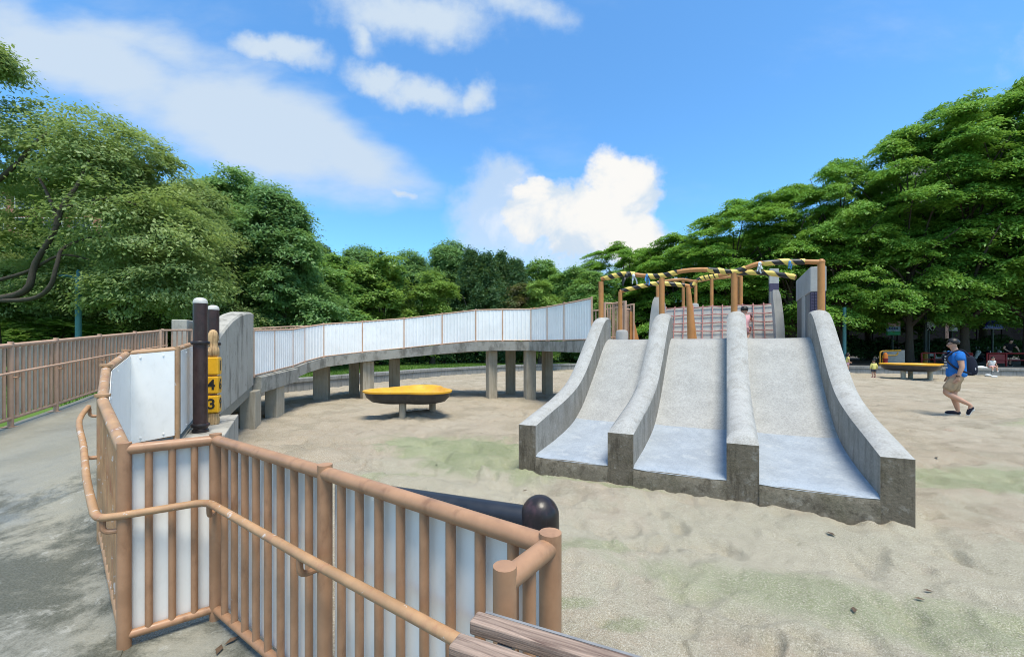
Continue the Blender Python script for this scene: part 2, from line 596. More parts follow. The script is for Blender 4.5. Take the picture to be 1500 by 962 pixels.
M['conc'] = concrete('stained_concrete', (0.34, 0.33, 0.29), (0.060, 0.056, 0.044), 0.85, ((0.12, 0.125, 0.085), 0.52, 0.6), 1.3, 0.3, 0.35, thr=0.43, sva=(3.2, 3.2, 1.6))
M['conc_pier'] = concrete('pier_concrete', (0.46, 0.41, 0.315), (0.17, 0.135, 0.09), 0.55, ((0.24, 0.20, 0.14), 0.55, 0.4), 1.5, 0.25, 0.3)
M['conc_fin'] = concrete('fin_concrete', (0.45, 0.425, 0.365), (0.055, 0.048, 0.038), 0.85, ((0.20, 0.185, 0.145), 0.52, 0.5), 0.9, 0.25, 0.3, thr=0.49, sva=(4.5, 4.5, 0.9))
M['conc_light'] = concrete('pale_concrete', (0.410, 0.406, 0.385), (0.197, 0.189, 0.172), 0.35, None, 1.6, 0.3, 0.25)
M['slide_wall'] = concrete('slide_wall_concrete', (0.315, 0.30, 0.265), (0.10, 0.09, 0.07), 0.65, ((0.19, 0.175, 0.135), 0.50, 0.55), 1.6, 0.35, 0.35, (0.385, 0.375, 0.34), gs=55.0, thr=0.45, sva=(5.0, 5.0, 1.3))
M['slide_cap'] = concrete('slide_cap_concrete', (0.405, 0.40, 0.375), (0.19, 0.175, 0.145), 0.6, ((0.27, 0.255, 0.215), 0.50, 0.5), 2.0, 0.38, 0.35, gs=60.0, sva=(4.0, 4.0, 2.0))
M['slide_end'] = concrete('slide_end_dirty', (0.165, 0.140, 0.102), (0.036, 0.027, 0.017), 0.85, ((0.070, 0.060, 0.033), 0.50, 0.6), 3.2, 0.35, 0.6, (0.34, 0.32, 0.27), gs=45.0, thr=0.47, sva=(6.0, 6.0, 1.0))
M['slide_base'] = concrete('slide_base_dirty', (0.20, 0.175, 0.13), (0.042, 0.032, 0.021), 0.85, ((0.10, 0.092, 0.055), 0.50, 0.6), 3.0, 0.35, 0.6, (0.32, 0.30, 0.25), gs=45.0, thr=0.46, sva=(3.0, 3.0, 3.0))
M['chute'] = concrete('granular_chute', (0.375, 0.375, 0.355), (0.24, 0.24, 0.225), 0.40, None, 1.8, 0.36, 0.30, (0.43, 0.43, 0.41), gs=48.0)
M['runout'] = concrete('bluish_runout', (0.345, 0.385, 0.425), (0.225, 0.26, 0.30), 0.45, None, 1.8, 0.24, 0.15, (0.42, 0.445, 0.455), gs=70.0)
M['tile'] = concrete('purple_mosaic', (0.075, 0.07, 0.115), (0.035, 0.03, 0.06), 0.5, None, 5.0, 0.4, 0.2)
M['stone_dark'] = concrete('dark_stone', (0.20, 0.195, 0.19), (0.10, 0.10, 0.10), 0.5, None, 3.0, 0.4, 0.2)
M['kerb'] = concrete('kerb_concrete', (0.28, 0.28, 0.265), (0.07, 0.068, 0.06), 0.6, ((0.10, 0.11, 0.075), 0.52, 0.5), 1.3, 0.3, 0.35)

M['totem'] = wood('carved_wood', (0.45, 0.29, 0.14), (0.20, 0.105, 0.04), 0.8, 2)
M['timber'] = wood('weathered_timber', (0.27, 0.195, 0.15), (0.085, 0.045, 0.034), 2.2, 0)
M['bark'] = concrete('bark', (0.085, 0.068, 0.052), (0.025, 0.020, 0.016), 0.7, None, 4.0, 0.3, 0.8)
M['bark_pale'] = concrete('pale_bark', (0.20, 0.19, 0.165), (0.07, 0.06, 0.05), 0.6, None, 4.0, 0.3, 0.6)

M['leaf_left'] = leaf_mat('leaves_soft_green', (0.218, 0.316, 0.115), (0.293, 0.397, 0.144), (0.345, 0.437, 0.132))
M['leaf_mid'] = leaf_mat('leaves_mid_green', (0.120, 0.259, 0.070), (0.199, 0.379, 0.095), (0.250, 0.430, 0.090))
M['leaf_deep'] = leaf_mat('leaves_deep_green', (0.144, 0.285, 0.115), (0.228, 0.410, 0.133), (0.210, 0.381, 0.115))
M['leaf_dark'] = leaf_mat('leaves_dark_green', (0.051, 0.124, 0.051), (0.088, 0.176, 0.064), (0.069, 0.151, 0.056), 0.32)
M['leaf_right'] = leaf_mat('leaves_layered_green', (0.123, 0.294, 0.042), (0.209, 0.428, 0.065), (0.246, 0.437, 0.061), 0.45)
M['leaf_lime'] = leaf_mat('leaves_lime_green', (0.178, 0.323, 0.074), (0.267, 0.421, 0.089), (0.284, 0.438, 0.081))
M['leaf_rust'] = leaf_mat('leaves_rust', (0.128, 0.109, 0.058), (0.192, 0.141, 0.070), (0.115, 0.166, 0.058))
M['grassm'] = leaf_mat('grass_blades', (0.075, 0.165, 0.025), (0.130, 0.235, 0.040), (0.100, 0.190, 0.030))

# sand
m, n = new_mat('sand')
o = n.obj()
big = n.noise(o, 0.22, 6, 0.6, 0.4)
mid = n.noise(o, 1.3, 7, 0.62, 0.5)
fine = n.noise(o, 34.0, 5, 0.75)
grit = n.noise(o, 95.0, 4, 0.8)
col = n.mix(n.map(big, 0.35, 0.65), (0.355, 0.287, 0.205), (0.400, 0.345, 0.262))
col = n.mix(n.map(n.noise(o, 0.55, 6, 0.65, 0.3), 0.45, 0.68, 0, 0.6), col, (0.280, 0.225, 0.145))
col = n.mix(n.map(mid, 0.46, 0.64, 0, 0.85), col, (0.240, 0.202, 0.138))
pinkm = n.map(n.noise(o, 2.3, 6, 0.65, 0.6), 0.60, 0.72, 0, 0.55)
col = n.mix(pinkm, col, (0.352, 0.222, 0.163))


def patch(cx, cy, rx, ry, ang, lo, hi, amp):
    mp = n.new('ShaderNodeMapping', vector_type='TEXTURE')
    mp.inputs['Location'].default_value = (cx, cy, 0)
    mp.inputs['Rotation'].default_value = (0, 0, R(ang))
    mp.inputs['Scale'].default_value = (rx, ry, 50)
    n.put(mp.inputs['Vector'], o)
    f = n.math('SUBTRACT', 1.0, n.vmath('LENGTH', mp.outputs[0]))
    return n.map(n.math('ADD', f, n.math('MULTIPLY', n.math('SUBTRACT', n.noise(o, 1.7, 7, 0.65, 0.8), 0.5), 1.9)), lo, hi, 0, amp)


hollow_shade = n.map(n.noise(o, 5.5, 9, 0.78, 0.3), 0.585, 0.66, 0, 0.65)  # dark flecks painted in for shade in the sand's hollows
col = n.mix(hollow_shade, col, (0.173, 0.139, 0.091))
grey = None
for a in [(2.4, 2.7, 3.6, 2.0, -18, 0.0, 0.6, 0.75), (-0.8, 5.0, 2.2, 1.6, 0, 0.0, 0.6, 0.70), (7.5, 4.2, 4.0, 1.5, -8, 0.0, 0.6, 0.70), (13, 8, 5.5, 2.0, 0, .1, .7, .5)]:
    pm = patch(*a)
    grey = pm if grey is None else n.math('MAXIMUM', grey, pm)
col = n.mix(n.math('MULTIPLY', grey, 0.8), col, (0.378, 0.367, 0.271))
alg = None
for a in [(-0.75, 6.45, 1.5, 0.75, -20, -0.25, 0.3, 1.0), (-0.45, 5.45, 1.2, 0.5, -25, -0.15, 0.4, 0.9), (-1.6, 5.0, 0.7, 0.25, 20, 0.1, 0.6, 0.6),
          (0.0, 6.2, 0.8, 0.35, 0, .05, .5, .8), (5.8, 4.75, 2.4, 0.55, -12, -0.1, 0.45, 0.85), (10.4, 7.6, 1.2, 0.35, -12, 0.0, 0.5, 0.9),
          (2.5, 2.25, 2.4, 0.40, -20, 0.0, 0.6, 0.65), (0.65, 3.2, 0.55, 0.12, -5, 0.0, 0.5, 0.6), (1.0, 4.55, .8, .10, -24, 0, .5, .8),
          (0.3, 2.5, 0.25, 0.10, 0, 0.0, .5, .6), (0.62, 2.3, .2, .1, 0, 0, .5, .6)]:
    pm = patch(*a)
    alg = pm if alg is None else n.math('MAXIMUM', alg, pm)
col = n.mix(alg, col, n.mix(n.map(mid, 0.4, 0.6), (0.158, 0.206, 0.083), (0.252, 0.287, 0.145)))
col = n.mix(n.math('MULTIPLY', n.map(grit, 0.38, 0.62), 0.68), col, n.mix(n.map(n.noise(o, 150.0, 2, 0.5), 0.35, 0.65), (0.158, 0.134, 0.097), (0.615, 0.573, 0.474)))
wav = n.noise(n.scalevec(o, (1.0, 1.3, 1.0)), 4.2, 6, 0.60, 0.15)
h = n.math('ADD', n.math('MULTIPLY', wav, 1.6), n.math('ADD', n.math('MULTIPLY', fine, 0.8), n.math('MULTIPLY', grit, 0.40)))
finish(n, col, 0.95, n.bump(h, 0.60, 0.045), 0.15)
M['sand'] = m

# ramp paving: cast concrete with wet algae stains, bleached flakes
m, n = new_mat('ramp_concrete')
o = n.obj()
a1 = n.noise(o, 0.55, 7, 0.62, 0.6)
a2 = n.noise(o, 1.5, 9, 0.74, 0.3)
a3 = n.noise(o, 7.0, 8, 0.74, 0.2)
col = n.mix(n.map(a1, 0.38, 0.62), (0.275, 0.262, 0.205), (0.225, 0.226, 0.195))
sy = n.new('ShaderNodeSeparateXYZ')
n.put(sy.inputs[0], o)
lower = n.map(n.math('ADD', sy.outputs[1], n.math('MULTIPLY', a1, 0.9)), 3.9, 4.4, 1.0, 0.0)
stain = n.math('MULTIPLY', n.map(a2, 0.43, 0.57), n.math('MULTIPLY_ADD', lower, 0.84, 0.10))
col = n.mix(stain, col, (0.048, 0.052, 0.035))
pale = n.math('MULTIPLY', n.map(a3, 0.57, 0.66, 0, 0.60), n.math('MULTIPLY_ADD', lower, 0.8, 0.15))
col = n.mix(pale, col, (0.377, 0.377, 0.344))
blue = n.map(n.noise(o, 1.1, 5, 0.6), 0.60, 0.70, 0, 0.5)
col = n.mix(n.math('MULTIPLY', blue, lower), col, (0.197, 0.230, 0.248))
g = n.noise(o, 120.0, 4, 0.7)
col = n.mix(0.22, col, n.mix(n.map(g, 0.3, 0.7), (0.082, 0.082, 0.068), (0.369, 0.369, 0.328)))
finish(n, col, n.map(a2, 0.35, 0.65, 0.85, 0.45), n.bump(n.math('ADD', n.math('MULTIPLY', a3, 1.2), n.math('MULTIPLY', g, 0.25)), 0.45, 0.012), 0.35)
M['ramp'] = m

m, n = new_mat('lawn')
o = n.obj()
col = n.mix(n.map(n.noise(o, 0.5, 6, 0.6), 0.35, 0.65), (0.080, 0.165, 0.030), (0.125, 0.215, 0.045))
col = n.mix(n.map(n.noise(o, 3.0, 6, 0.7), 0.52, 0.7, 0, 0.6), col, (0.115, 0.105, 0.055))
finish(n, col, 0.95, n.bump(n.noise(o, 25.0, 5, 0.7), 0.8, 0.05), 0.1)
M['lawn'] = m

m, n = new_mat('plaza_paving')
o = n.obj()
col = n.mix(n.map(n.noise(o, 0.9, 6, 0.6), 0.35, 0.65), (0.115, 0.110, 0.100), (0.085, 0.080, 0.072))
finish(n, col, 0.9, n.bump(n.noise(o, 18.0, 5, 0.7), 0.4, 0.02), 0.2)
M['plaza'] = m

M['skin'] = paint('skin', (0.50, 0.29, 0.20), 0.55, 0.05, 8.0, 0.02)
M['hair'] = paint('black_hair', (0.012, 0.010, 0.009), 0.45, 0.3, 30.0, 0.3)
M['c_blue'] = paint('blue_cotton', (0.030, 0.17, 0.52), 0.9, 0.15, 14.0, 0.2, spec=0.1)
M['c_white'] = paint('white_cotton', (0.68, 0.68, 0.66), 0.9, 0.08, 14.0, 0.2, spec=0.1)
M['c_khaki'] = paint('khaki_cotton', (0.40, 0.29, 0.185), 0.9, 0.12, 14.0, 0.2, spec=0.1)
M['c_black'] = paint('black_cotton', (0.014, 0.014, 0.015), 0.9, 0.2, 14.0, 0.2, spec=0.1)
M['c_navy'] = paint('navy_cloth', (0.012, 0.015, 0.028), 0.7, 0.2, 14.0, 0.2, spec=0.2)
M['c_yellow'] = paint('yellow_cotton', (0.66, 0.60, 0.20), 0.9, 0.1, 14.0, 0.2, spec=0.1)
M['c_grey'] = paint('grey_cotton', (0.08, 0.08, 0.09), 0.9, 0.15, 14.0, 0.2, spec=0.1)
M['c_pink'] = paint('pink_cotton', (0.66, 0.36, 0.37), 0.9, 0.1, 14.0, 0.2, spec=0.1)
M['c_rose'] = paint('rose_cotton', (0.52, 0.10, 0.12), 0.9, 0.1, 14.0, 0.2, spec=0.1)
# ------------------------------------------------------------------ ground
def vnoise(x, y, seed):
    """smooth value noise, numpy"""
    xi, yi = np.floor(x).astype(np.int64), np.floor(y).astype(np.int64)
    fx, fy = x - xi, y - yi
    fx, fy = fx * fx * (3 - 2 * fx), fy * fy * (3 - 2 * fy)

    def hsh(a, b):
        hh = (a * 374761393 + b * 668265263 + seed * 974634531) & 0xFFFFFFFF
        hh = ((hh ^ (hh >> 13)) * 1274126177) & 0xFFFFFFFF
        return ((hh ^ (hh >> 16)) & 0xFFFF) / 65535.0
    return (hsh(xi, yi) * (1 - fx) + hsh(xi + 1, yi) * fx) * (1 - fy) + (hsh(xi, yi + 1) * (1 - fx) + hsh(xi + 1, yi + 1) * fx) * fy


def fbm(x, y, sc, oct, seed, gain=0.5):
    s_, a, tot = 0.0, 1.0, 0.0
    for k in range(oct):
        s_ = s_ + a * vnoise(x * sc + 17.3 * k, y * sc - 9.1 * k, seed + k)
        tot += a
        a *= gain
        sc *= 2.03
    return s_ / tot


# ramp cross sections: inner edge, outer edge (x, y, z)
RAMP = [((-0.95, 0.55, 0.0), (-5.2, 1.2, 0.05)),
        ((-1.95, 2.06, 0.0), (-5.65, 3.4, 0.31)),
        ((-2.86, 2.86, 0.15), (-6.0, 4.25, 0.42)),
        ((-3.51, 3.54, 0.33), (-6.28, 4.85, 0.475)),
        ((-3.98, 4.20, 0.46), (-6.5, 5.3, 0.52)),
        ((-3.62, 4.50, 0.50), (-6.68, 5.7, 0.55)),
        ((-4.22, 5.50, 0.58), (-7.08, 6.6, 0.63)),
        ((-4.30, 6.00, 0.64), (-7.32, 7.1, 0.68)),
        ((-5.20, 8.20, 0.88), (-8.08, 9.3, 0.87))]
FLOOR = [(2.6, -3.0), (2.6, -0.7), (0.60, 0.76), (0.14, 1.10), (-0.75, 1.74), (-1.64, 2.34), (-1.95, 2.06), (-0.95, 0.55), (-5.2, 1.2), (-5.0, -3.0)]
ring_in = [Vector((x, y, 0)) for x, y in
           [(-8.4, 9.6), (-8.35, 11.8), (-8.0, 14.3), (-6.5, 17.6), (-4.6, 21.5), (-2, 25), (2, 28.3), (7, 30.3), (13, 29.4), (18, 27), (22.3, 24.6),
            (28, 22.3), (35, 18.5), (41, 11), (43, 0), (38, -14), (24, -22), (8, -24), (-6, -20), (-12, -8), (-9, -1.0), (-6.6, 2.2), (-6.55, 4.6), (-7.2, 6.4)]]
ring_s = smooth_path(ring_in + [ring_in[0]], 5)[:-1]


def in_poly(x, y, poly):
    r = np.zeros_like(x, dtype=bool)
    j = len(poly) - 1
    for i in range(len(poly)):
        xi, yi = poly[i][0], poly[i][1]
        xj, yj = poly[j][0], poly[j][1]
        c = ((yi > y) != (yj > y)) & (x < (xj - xi) * (y - yi) / (yj - yi + 1e-12) + xi)
        r ^= c
        j = i
    return r


TABLE1 = (-2.24, 9.25)
TABLE2 = (19.75, 20.1)


def sand_h(x, y):
    big = (fbm(x, y, 0.16, 4, 3) - 0.5) * 0.12
    foot = fbm(x * 1.0, y * 1.25, 1.9, 4, 11, 0.45)
    h = big + (np.abs(foot - 0.5) * 2) ** 0.9 * 0.055 - 0.025
    crisp = fbm(x, y * 1.3, 5.5, 4, 41, 0.6)
    h = h + np.clip(np.abs(crisp - 0.5) - 0.06, 0, 1) * 0.11 * np.clip(fbm(x, y, 0.45, 2, 51) * 2.2 - 0.6, 0.15, 1)
    pit = fbm(x, y, 3.1, 3, 29)
    h = h - np.clip(pit - 0.60, 0, 1) * 0.28 + np.clip(0.40 - pit, 0, 1) * 0.10
    # ridge pattern of the drifts beside the slide
    w = np.exp(-(((x + 0.7) / 1.6) ** 2 + ((y - 6.0) / 1.3) ** 2))
    h = h + w * 0.05 * np.sin((y * 0.95 + x * 0.35) * 9.0 + 5 * fbm(x, y, 0.9, 3, 5))
    d1 = np.hypot(x - TABLE1[0] - 0.12, y - TABLE1[1] + 0.1)
    h = h + 0.15 * np.exp(-(d1 / 0.55) ** 2)
    w2 = np.exp(-(((x - 10.6) / 1.5) ** 2 + ((y - 7.9) / 0.5) ** 2))
    fr = (x - 0.084) * 0.4335 + (y - 5.06) * 0.901        # distance behind the slide front
    h = h + 0.05 * np.exp(-((fr + 0.15) / 0.35) ** 2) * ((x > -0.4) & (x < 3.9))
    return (h + w2 * 0.16) - 0.02


na, nr = 580, 580
ang = np.linspace(R(-74), R(74), na)
rad = np.concatenate([[0.0], np.geomspace(0.75, 62, nr - 1)])
A_, Rr = np.meshgrid(ang, rad)
X, Y = Rr * np.sin(A_), Rr * np.cos(A_) - 0.4
Z = sand_h(X, Y)
# scuffs and footprints: small hollows with a raised rim, walked in every direction
rf = np.random.default_rng(8)
nrow = int(np.searchsorted(rad, 13.0))
Xn, Yn, Dz = X[:nrow], Y[:nrow], np.zeros((nrow, na))
for k in range(620):
    rr_ = 1.9 + 9.5 * rf.uniform() ** 0.9
    aa_ = rf.uniform(R(-45), R(52))
    fx_, fy_ = rr_ * math.sin(aa_), rr_ * math.cos(aa_)
    i0, i1 = np.searchsorted(rad, max(rr_ - 0.75, 0.0)), np.searchsorted(rad, rr_ + 0.95)
    j0, j1 = np.searchsorted(ang, aa_ - 0.45 / rr_ - 0.12), np.searchsorted(ang, aa_ + 0.45 / rr_ + 0.12)
    i1 = min(i1, nrow)
    dx_, dy_ = Xn[i0:i1, j0:j1] - fx_, Yn[i0:i1, j0:j1] - fy_
    th__ = rf.uniform(0, math.pi)
    ca_, sa_ = math.cos(th__), math.sin(th__)
    lx, ly = (dx_ * ca_ + dy_ * sa_) / rf.uniform(0.10, 0.16), (-dx_ * sa_ + dy_ * ca_) / rf.uniform(0.045, 0.085)
    q2 = lx * lx + ly * ly
    Dz[i0:i1, j0:j1] += rf.uniform(0.010, 0.024) * (-np.exp(-(q2 ** 1.5)) * 1.25 + 0.7 * np.exp(-((np.sqrt(q2) - 1.35) / 0.32) ** 2) * (lx > -0.4))
Z[:nrow] += Dz
ramp_poly = FLOOR[:6] + [s_[0] for s_ in RAMP[1:7]] + [s_[1] for s_ in RAMP[6::-1]] + [(-5.0, -3.0)]
Z = np.where(in_poly(X, Y, ramp_poly), -0.25, Z)
# keep the sand just under the floor edge along the near railing
edge = np.abs((X + 0.75) * 0.58 + (Y - 1.74) * 0.813)
near = (Y < 2.9) & (X < 0.9) & (X > -2.4)
Z = np.where(near, np.minimum(Z, -0.05), Z)


def grid_mesh(name, X, Y, Z, mat):
    nr_, na_ = X.shape
    me = bpy.data.meshes.new(name)
    v = np.stack([X, Y, Z], -1).reshape(-1, 3)
    i = np.arange(nr_ * na_).reshape(nr_, na_)
    q = np.stack([i[:-1, :-1], i[:-1, 1:], i[1:, 1:], i[1:, :-1]], -1).reshape(-1, 4)[:, ::-1]
    return np_mesh(name, v, q, mat)


def np_mesh(name, v, q, mat, smooth=True):
    me = bpy.data.meshes.new(name)
    k = q.shape[1]
    me.vertices.add(len(v))
    me.vertices.foreach_set('co', np.ascontiguousarray(v, dtype=np.float32).ravel())
    me.loops.add(q.size)
    me.loops.foreach_set('vertex_index', np.ascontiguousarray(q, dtype=np.int32).ravel())
    me.polygons.add(len(q))
    me.polygons.foreach_set('loop_start', np.arange(0, q.size, k, dtype=np.int32))
    me.polygons.foreach_set('loop_total', np.full(len(q), k, dtype=np.int32))
    if smooth:
        me.polygons.foreach_set('use_smooth', np.ones(len(q), dtype=bool))
    me.materials.append(mat)
    me.update(calc_edges=True)
    me.validate()
    return me


struct(link('sand_ground', grid_mesh('sand_ground', X, Y, Z, M['sand'])))


def sz(x, y):
    return float(sand_h(np.array([x]), np.array([y]))[0])


# back of the sand pit, behind the camera
mb = MB()
mb.add([(-50, -0.32, -0.3), (50, -0.32, -0.3), (50, -30, -0.3), (-50, -30, -0.3)], [(3, 2, 1, 0)])
struct(part('sand_base', mb, M['sand']))

# lawn sheet outside the kerb ring, reaching the horizon
LZ = 0.33
mb = MB()
N = len(ring_s)
cen = Vector((14, 4, 0))
rings = []
for k, fac in enumerate((0.0, 0.12, 0.4, 1.0, 2.5, 8.0, 40.0)):
    rings.append([(p + (p - cen).normalized() * (fac * 22.0)) for p in ring_s])
vs = [(p.x, p.y, LZ + (0.03 * math.sin(p.x * 0.7) * math.cos(p.y * 0.5) if i else 0)) for i, g in enumerate(rings) for p in g]
fs = []
for i in range(len(rings) - 1):
    for k in range(N):
        a, b = i * N + k, i * N + (k + 1) % N
        fs.append((a, b, b + N, a + N))
mb.add(vs, fs)
lawn = struct(part('lawn', mb, M['lawn'], smooth=60))

# plaza paving under the trees on the right
mb = MB()
pl = [p for p in ring_s if p.x > 14 and p.y > 0]
vs = [(p.x, p.y, LZ + 0.05) for p in pl] + [(p.x + (p.x - cen.x) * 2.2 + 6, p.y + (p.y - cen.y) * 2.2 + 6, LZ + 0.05) for p in pl]
k = len(pl)
mb.add(vs, [(i, i + 1, i + 1 + k, i + k)[::-1] for i in range(k - 1)])
struct(part('plaza_pavement', mb, M['plaza']))

# ------------------------------------------------------------------ low kerb wall round the sand, block by block
kerb = thing('kerb_wall', (7, 30.3, 0), 'long low concrete seat wall curving round the far edge of the sand', 'low wall')
blocks = [p for p in ring_s]
path = []
for i in range(len(blocks)):
    path.append(blocks[i])
dense = []
for i in range(0, 14 * 5):
    a, b = ring_s[i], ring_s[i + 1]
    nseg = max(1, int((b - a).length / 0.2))
    dense += [a.lerp(b, j / nseg) for j in range(nseg)]
step = 10
rk = random.Random(5)
for i in range(0, len(dense) - step, step):
    seg = dense[i:i + step + 1]
    mb = MB()
    hh = 0.40 + rk.uniform(-0.012, 0.012)
    ww = 0.36
    vs, fs = [], []
    gap = 0.008
    for j, p in enumerate(seg):
        tdir = (seg[min(j + 1, len(seg) - 1)] - seg[max(j - 1, 0)]).normalized()
        nn = Vector((tdir.y, -tdir.x, 0))      # towards the sand
        p = p + tdir * (gap if j == 0 else (-gap if j == len(seg) - 1 else 0))
        for (o_, z_) in ((0.02, -0.15), (0.0, 0.26), (0.05, 0.27), (0.05, hh - 0.02), (0.03, hh), (-ww + 0.02, hh), (-ww, hh - 0.02), (-ww, -0.15)):
            q_ = p + nn * o_
            vs.append((q_.x, q_.y, z_))
    c_ = 8
    for j in range(len(seg) - 1):
        for k in range(c_ - 1):
            fs.append((j * c_ + k, j * c_ + k + 1, (j + 1) * c_ + k + 1, (j + 1) * c_ + k))
    fs.append(tuple(range(c_)))
    fs.append(tuple(range((len(seg) - 1) * c_ + c_ - 1, (len(seg) - 1) * c_ - 1, -1)))
    mb.add(vs, fs)
    part('kerb_block', mb, M['kerb'], kerb, smooth=30)

# ------------------------------------------------------------------ ramp (solid part, rising away from the camera)
mb = MB()
vs, fs = [], []
rows = []
for i in range(len(RAMP) - 1):
    for k in range(6):
        u = k / 6
        a = Vector(RAMP[i][0]).lerp(Vector(RAMP[i + 1][0]), u)
        b = Vector(RAMP[i][1]).lerp(Vector(RAMP[i + 1][1]), u)
        rows.append((a, b))
rows.append((Vector(RAMP[-1][0]), Vector(RAMP[-1][1])))
C_ = 13
for a, b in rows:
    ad, bd = a.copy(), b.copy()
    ad.z = -0.35 if a.y < 5.9 else a.z - 0.28
    bd.z = -0.35
    vs.append(ad)
    for k in range(C_):
        p = a.lerp(b, k / (C_ - 1))
        p.z += 0.006 * mnoise.noise(p * 1.7)
        vs.append(p)
    vs.append(bd)
w_ = C_ + 2
for i in range(len(rows) - 1):
    for k in range(w_ - 1):
        fs.append((i * w_ + k, (i + 1) * w_ + k, (i + 1) * w_ + k + 1, i * w_ + k + 1))
fs.append(tuple(range((len(rows) - 1) * w_, len(rows) * w_)))
mb.add(vs, [f[::-1] for f in fs])
struct(part('ramp_path', mb, M['ramp'], smooth=40))
# level landing where the photographer stands
mb = MB()
nf = len(FLOOR)
mb.add([(x, y, -0.004) for x, y in FLOOR] + [(x, y, -0.3) for x, y in FLOOR], [tuple(range(nf))] + [((i + 1) % nf, i, i + nf, (i + 1) % nf + nf) for i in range(nf)])
o_ = part('landing_floor', mb, M['ramp'], smooth=0)
struct(o_)
bmx = bmesh.new()
bmx.from_mesh(o_.data)
bmesh.ops.triangulate(bmx, faces=bmx.faces[:])
bmesh.ops.recalc_face_normals(bmx, faces=bmx.faces[:])
bmx.to_mesh(o_.data)
bmx.free()


# ------------------------------------------------------------------ railings
def seg_frame(a, b):
    dd = (b - a)
    dd.z = 0
    dd.normalize()
    return dd, Vector((-dd.y, dd.x, 0))           # along, left normal


def railing(name, label, cat, pts, height, spacing, mat, side, rail_r=0.027, post_r=0.029, bal_r=0.0165, panel=None, panel_mat=None,
            post_top=0.0, mid=None, mid_mat=None, bottom=0.075, skip_first=False, collars=(), n=12, corr=False, bal=True, group=None, foot=True, post_mat=None, panel_off=0.032):
    """pts: floor points of the posts. side: +1/-1, which side of the walk the panels hang on (left normal * side)."""
    pts = [Vector(p) for p in pts]
    th = thing(name, pts[0], label, cat, group)
    hz = height - rail_r
    for i, p in enumerate(pts):
        if i == 0 and skip_first:
            continue
        stick('post', p - Vector((0, 0, 0.02)), p + Vector((0, 0, height + post_top)), post_r, post_mat or mat, th, n + 2)
        if foot:
            pb = MB()
            pb.box((p.x, p.y, p.z + 0.004), (post_r * 4.2, post_r * 4.2, 0.008))
            part('foot_plate', pb, mat, th, smooth=0)
    for i in range(len(pts) - 1):
        a, b = pts[i], pts[i + 1]
        up = Vector((0, 0, 1))
        stick('top_rail', a + up * hz, b + up * hz, rail_r, mat, th, n + 4)
        stick('bottom_rail', a + up * bottom, b + up * bottom, rail_r * 0.8, mat, th, n)
        L = (b - a).length
        if bal:
            kk = max(1, round(L / (spacing if L > 0.45 else spacing * 0.8)))
            for k in range(1, kk):
                p = a.lerp(b, k / kk)
                stick('baluster', p + up * bottom, p + up * (hz - rail_r * 0.4), bal_r, mat, th, n)
        if panel:
            dd, nl = seg_frame(a, b)
            off = nl * side * panel_off
            z0, z1 = panel
            ins = post_r * 0.6
            a2, b2 = a + (b - a).normalized() * ins, b - (b - a).normalized() * ins
            pm = MB()
            if corr:
                panel_corr(pm, a2 + off, b2 + off, nl * side, z0, z1)
            else:
                tn = nl * side * 0.004
                pm.hexa([a2 + off + up * z0, b2 + off + up * z0, b2 + off + tn + up * z0, a2 + off + tn + up * z0],
                        [a2 + off + up * z1, b2 + off + up * z1, b2 + off + tn + up * z1, a2 + off + tn + up * z1])
                for (fx, zz) in ((0.25, z0 + 0.04), (0.75, z0 + 0.04), (0.25, z1 - 0.04), (0.75, z1 - 0.04)):
                    c = a2.lerp(b2, fx) + off + tn * 1.2 + up * zz
                    pm.box(c, (0.014, 0.014, 0.014))
            part('panel', pm, panel_mat, th, smooth=0)
    if mid:
        off, mh, rr, br = mid
        hp = []
        for i, p in enumerate(pts):
            d1 = seg_frame(pts[max(i - 1, 0)], pts[max(i, 1)])[1]
            d2 = seg_frame(pts[min(i, len(pts) - 2)], pts[min(i + 1, len(pts) - 1)])[1]
            nn = (d1 + d2)
            nn = nn / max(0.55, nn.length * 0.5 * nn.length) if nn.length > 1e-6 else d1
            hp.append(p - nn * side * off + Vector((0, 0, mh)))
        hm = MB()
        hm.tube(round_corner(hp, 0.07, 5), rr, 12)
        part('handrail', hm, mid_mat or mat, th)
        for i, p in enumerate(pts):
            if i == 0 and skip_first:
                continue
            a = p + Vector((0, 0, mh - 0.075))
            e = hp[i]
            e2 = Vector((e.x, e.y, a.z))
            bm_ = MB()
            bm_.tube(round_corner([a, e2, e], 0.03, 4), br, 8)
            part('bracket', bm_, mat, th)
    for i in collars:
        p = pts[i]
        cm = MB()
        cm.lathe([(rail_r * 1.25, -0.012), (rail_r * 1.45, -0.008), (rail_r * 1.45, 0.008), (rail_r * 1.25, 0.012)], (p.x, p.y, p.z + height + 0.004), 16)
        part('collar', cm, mat, th)
    return th


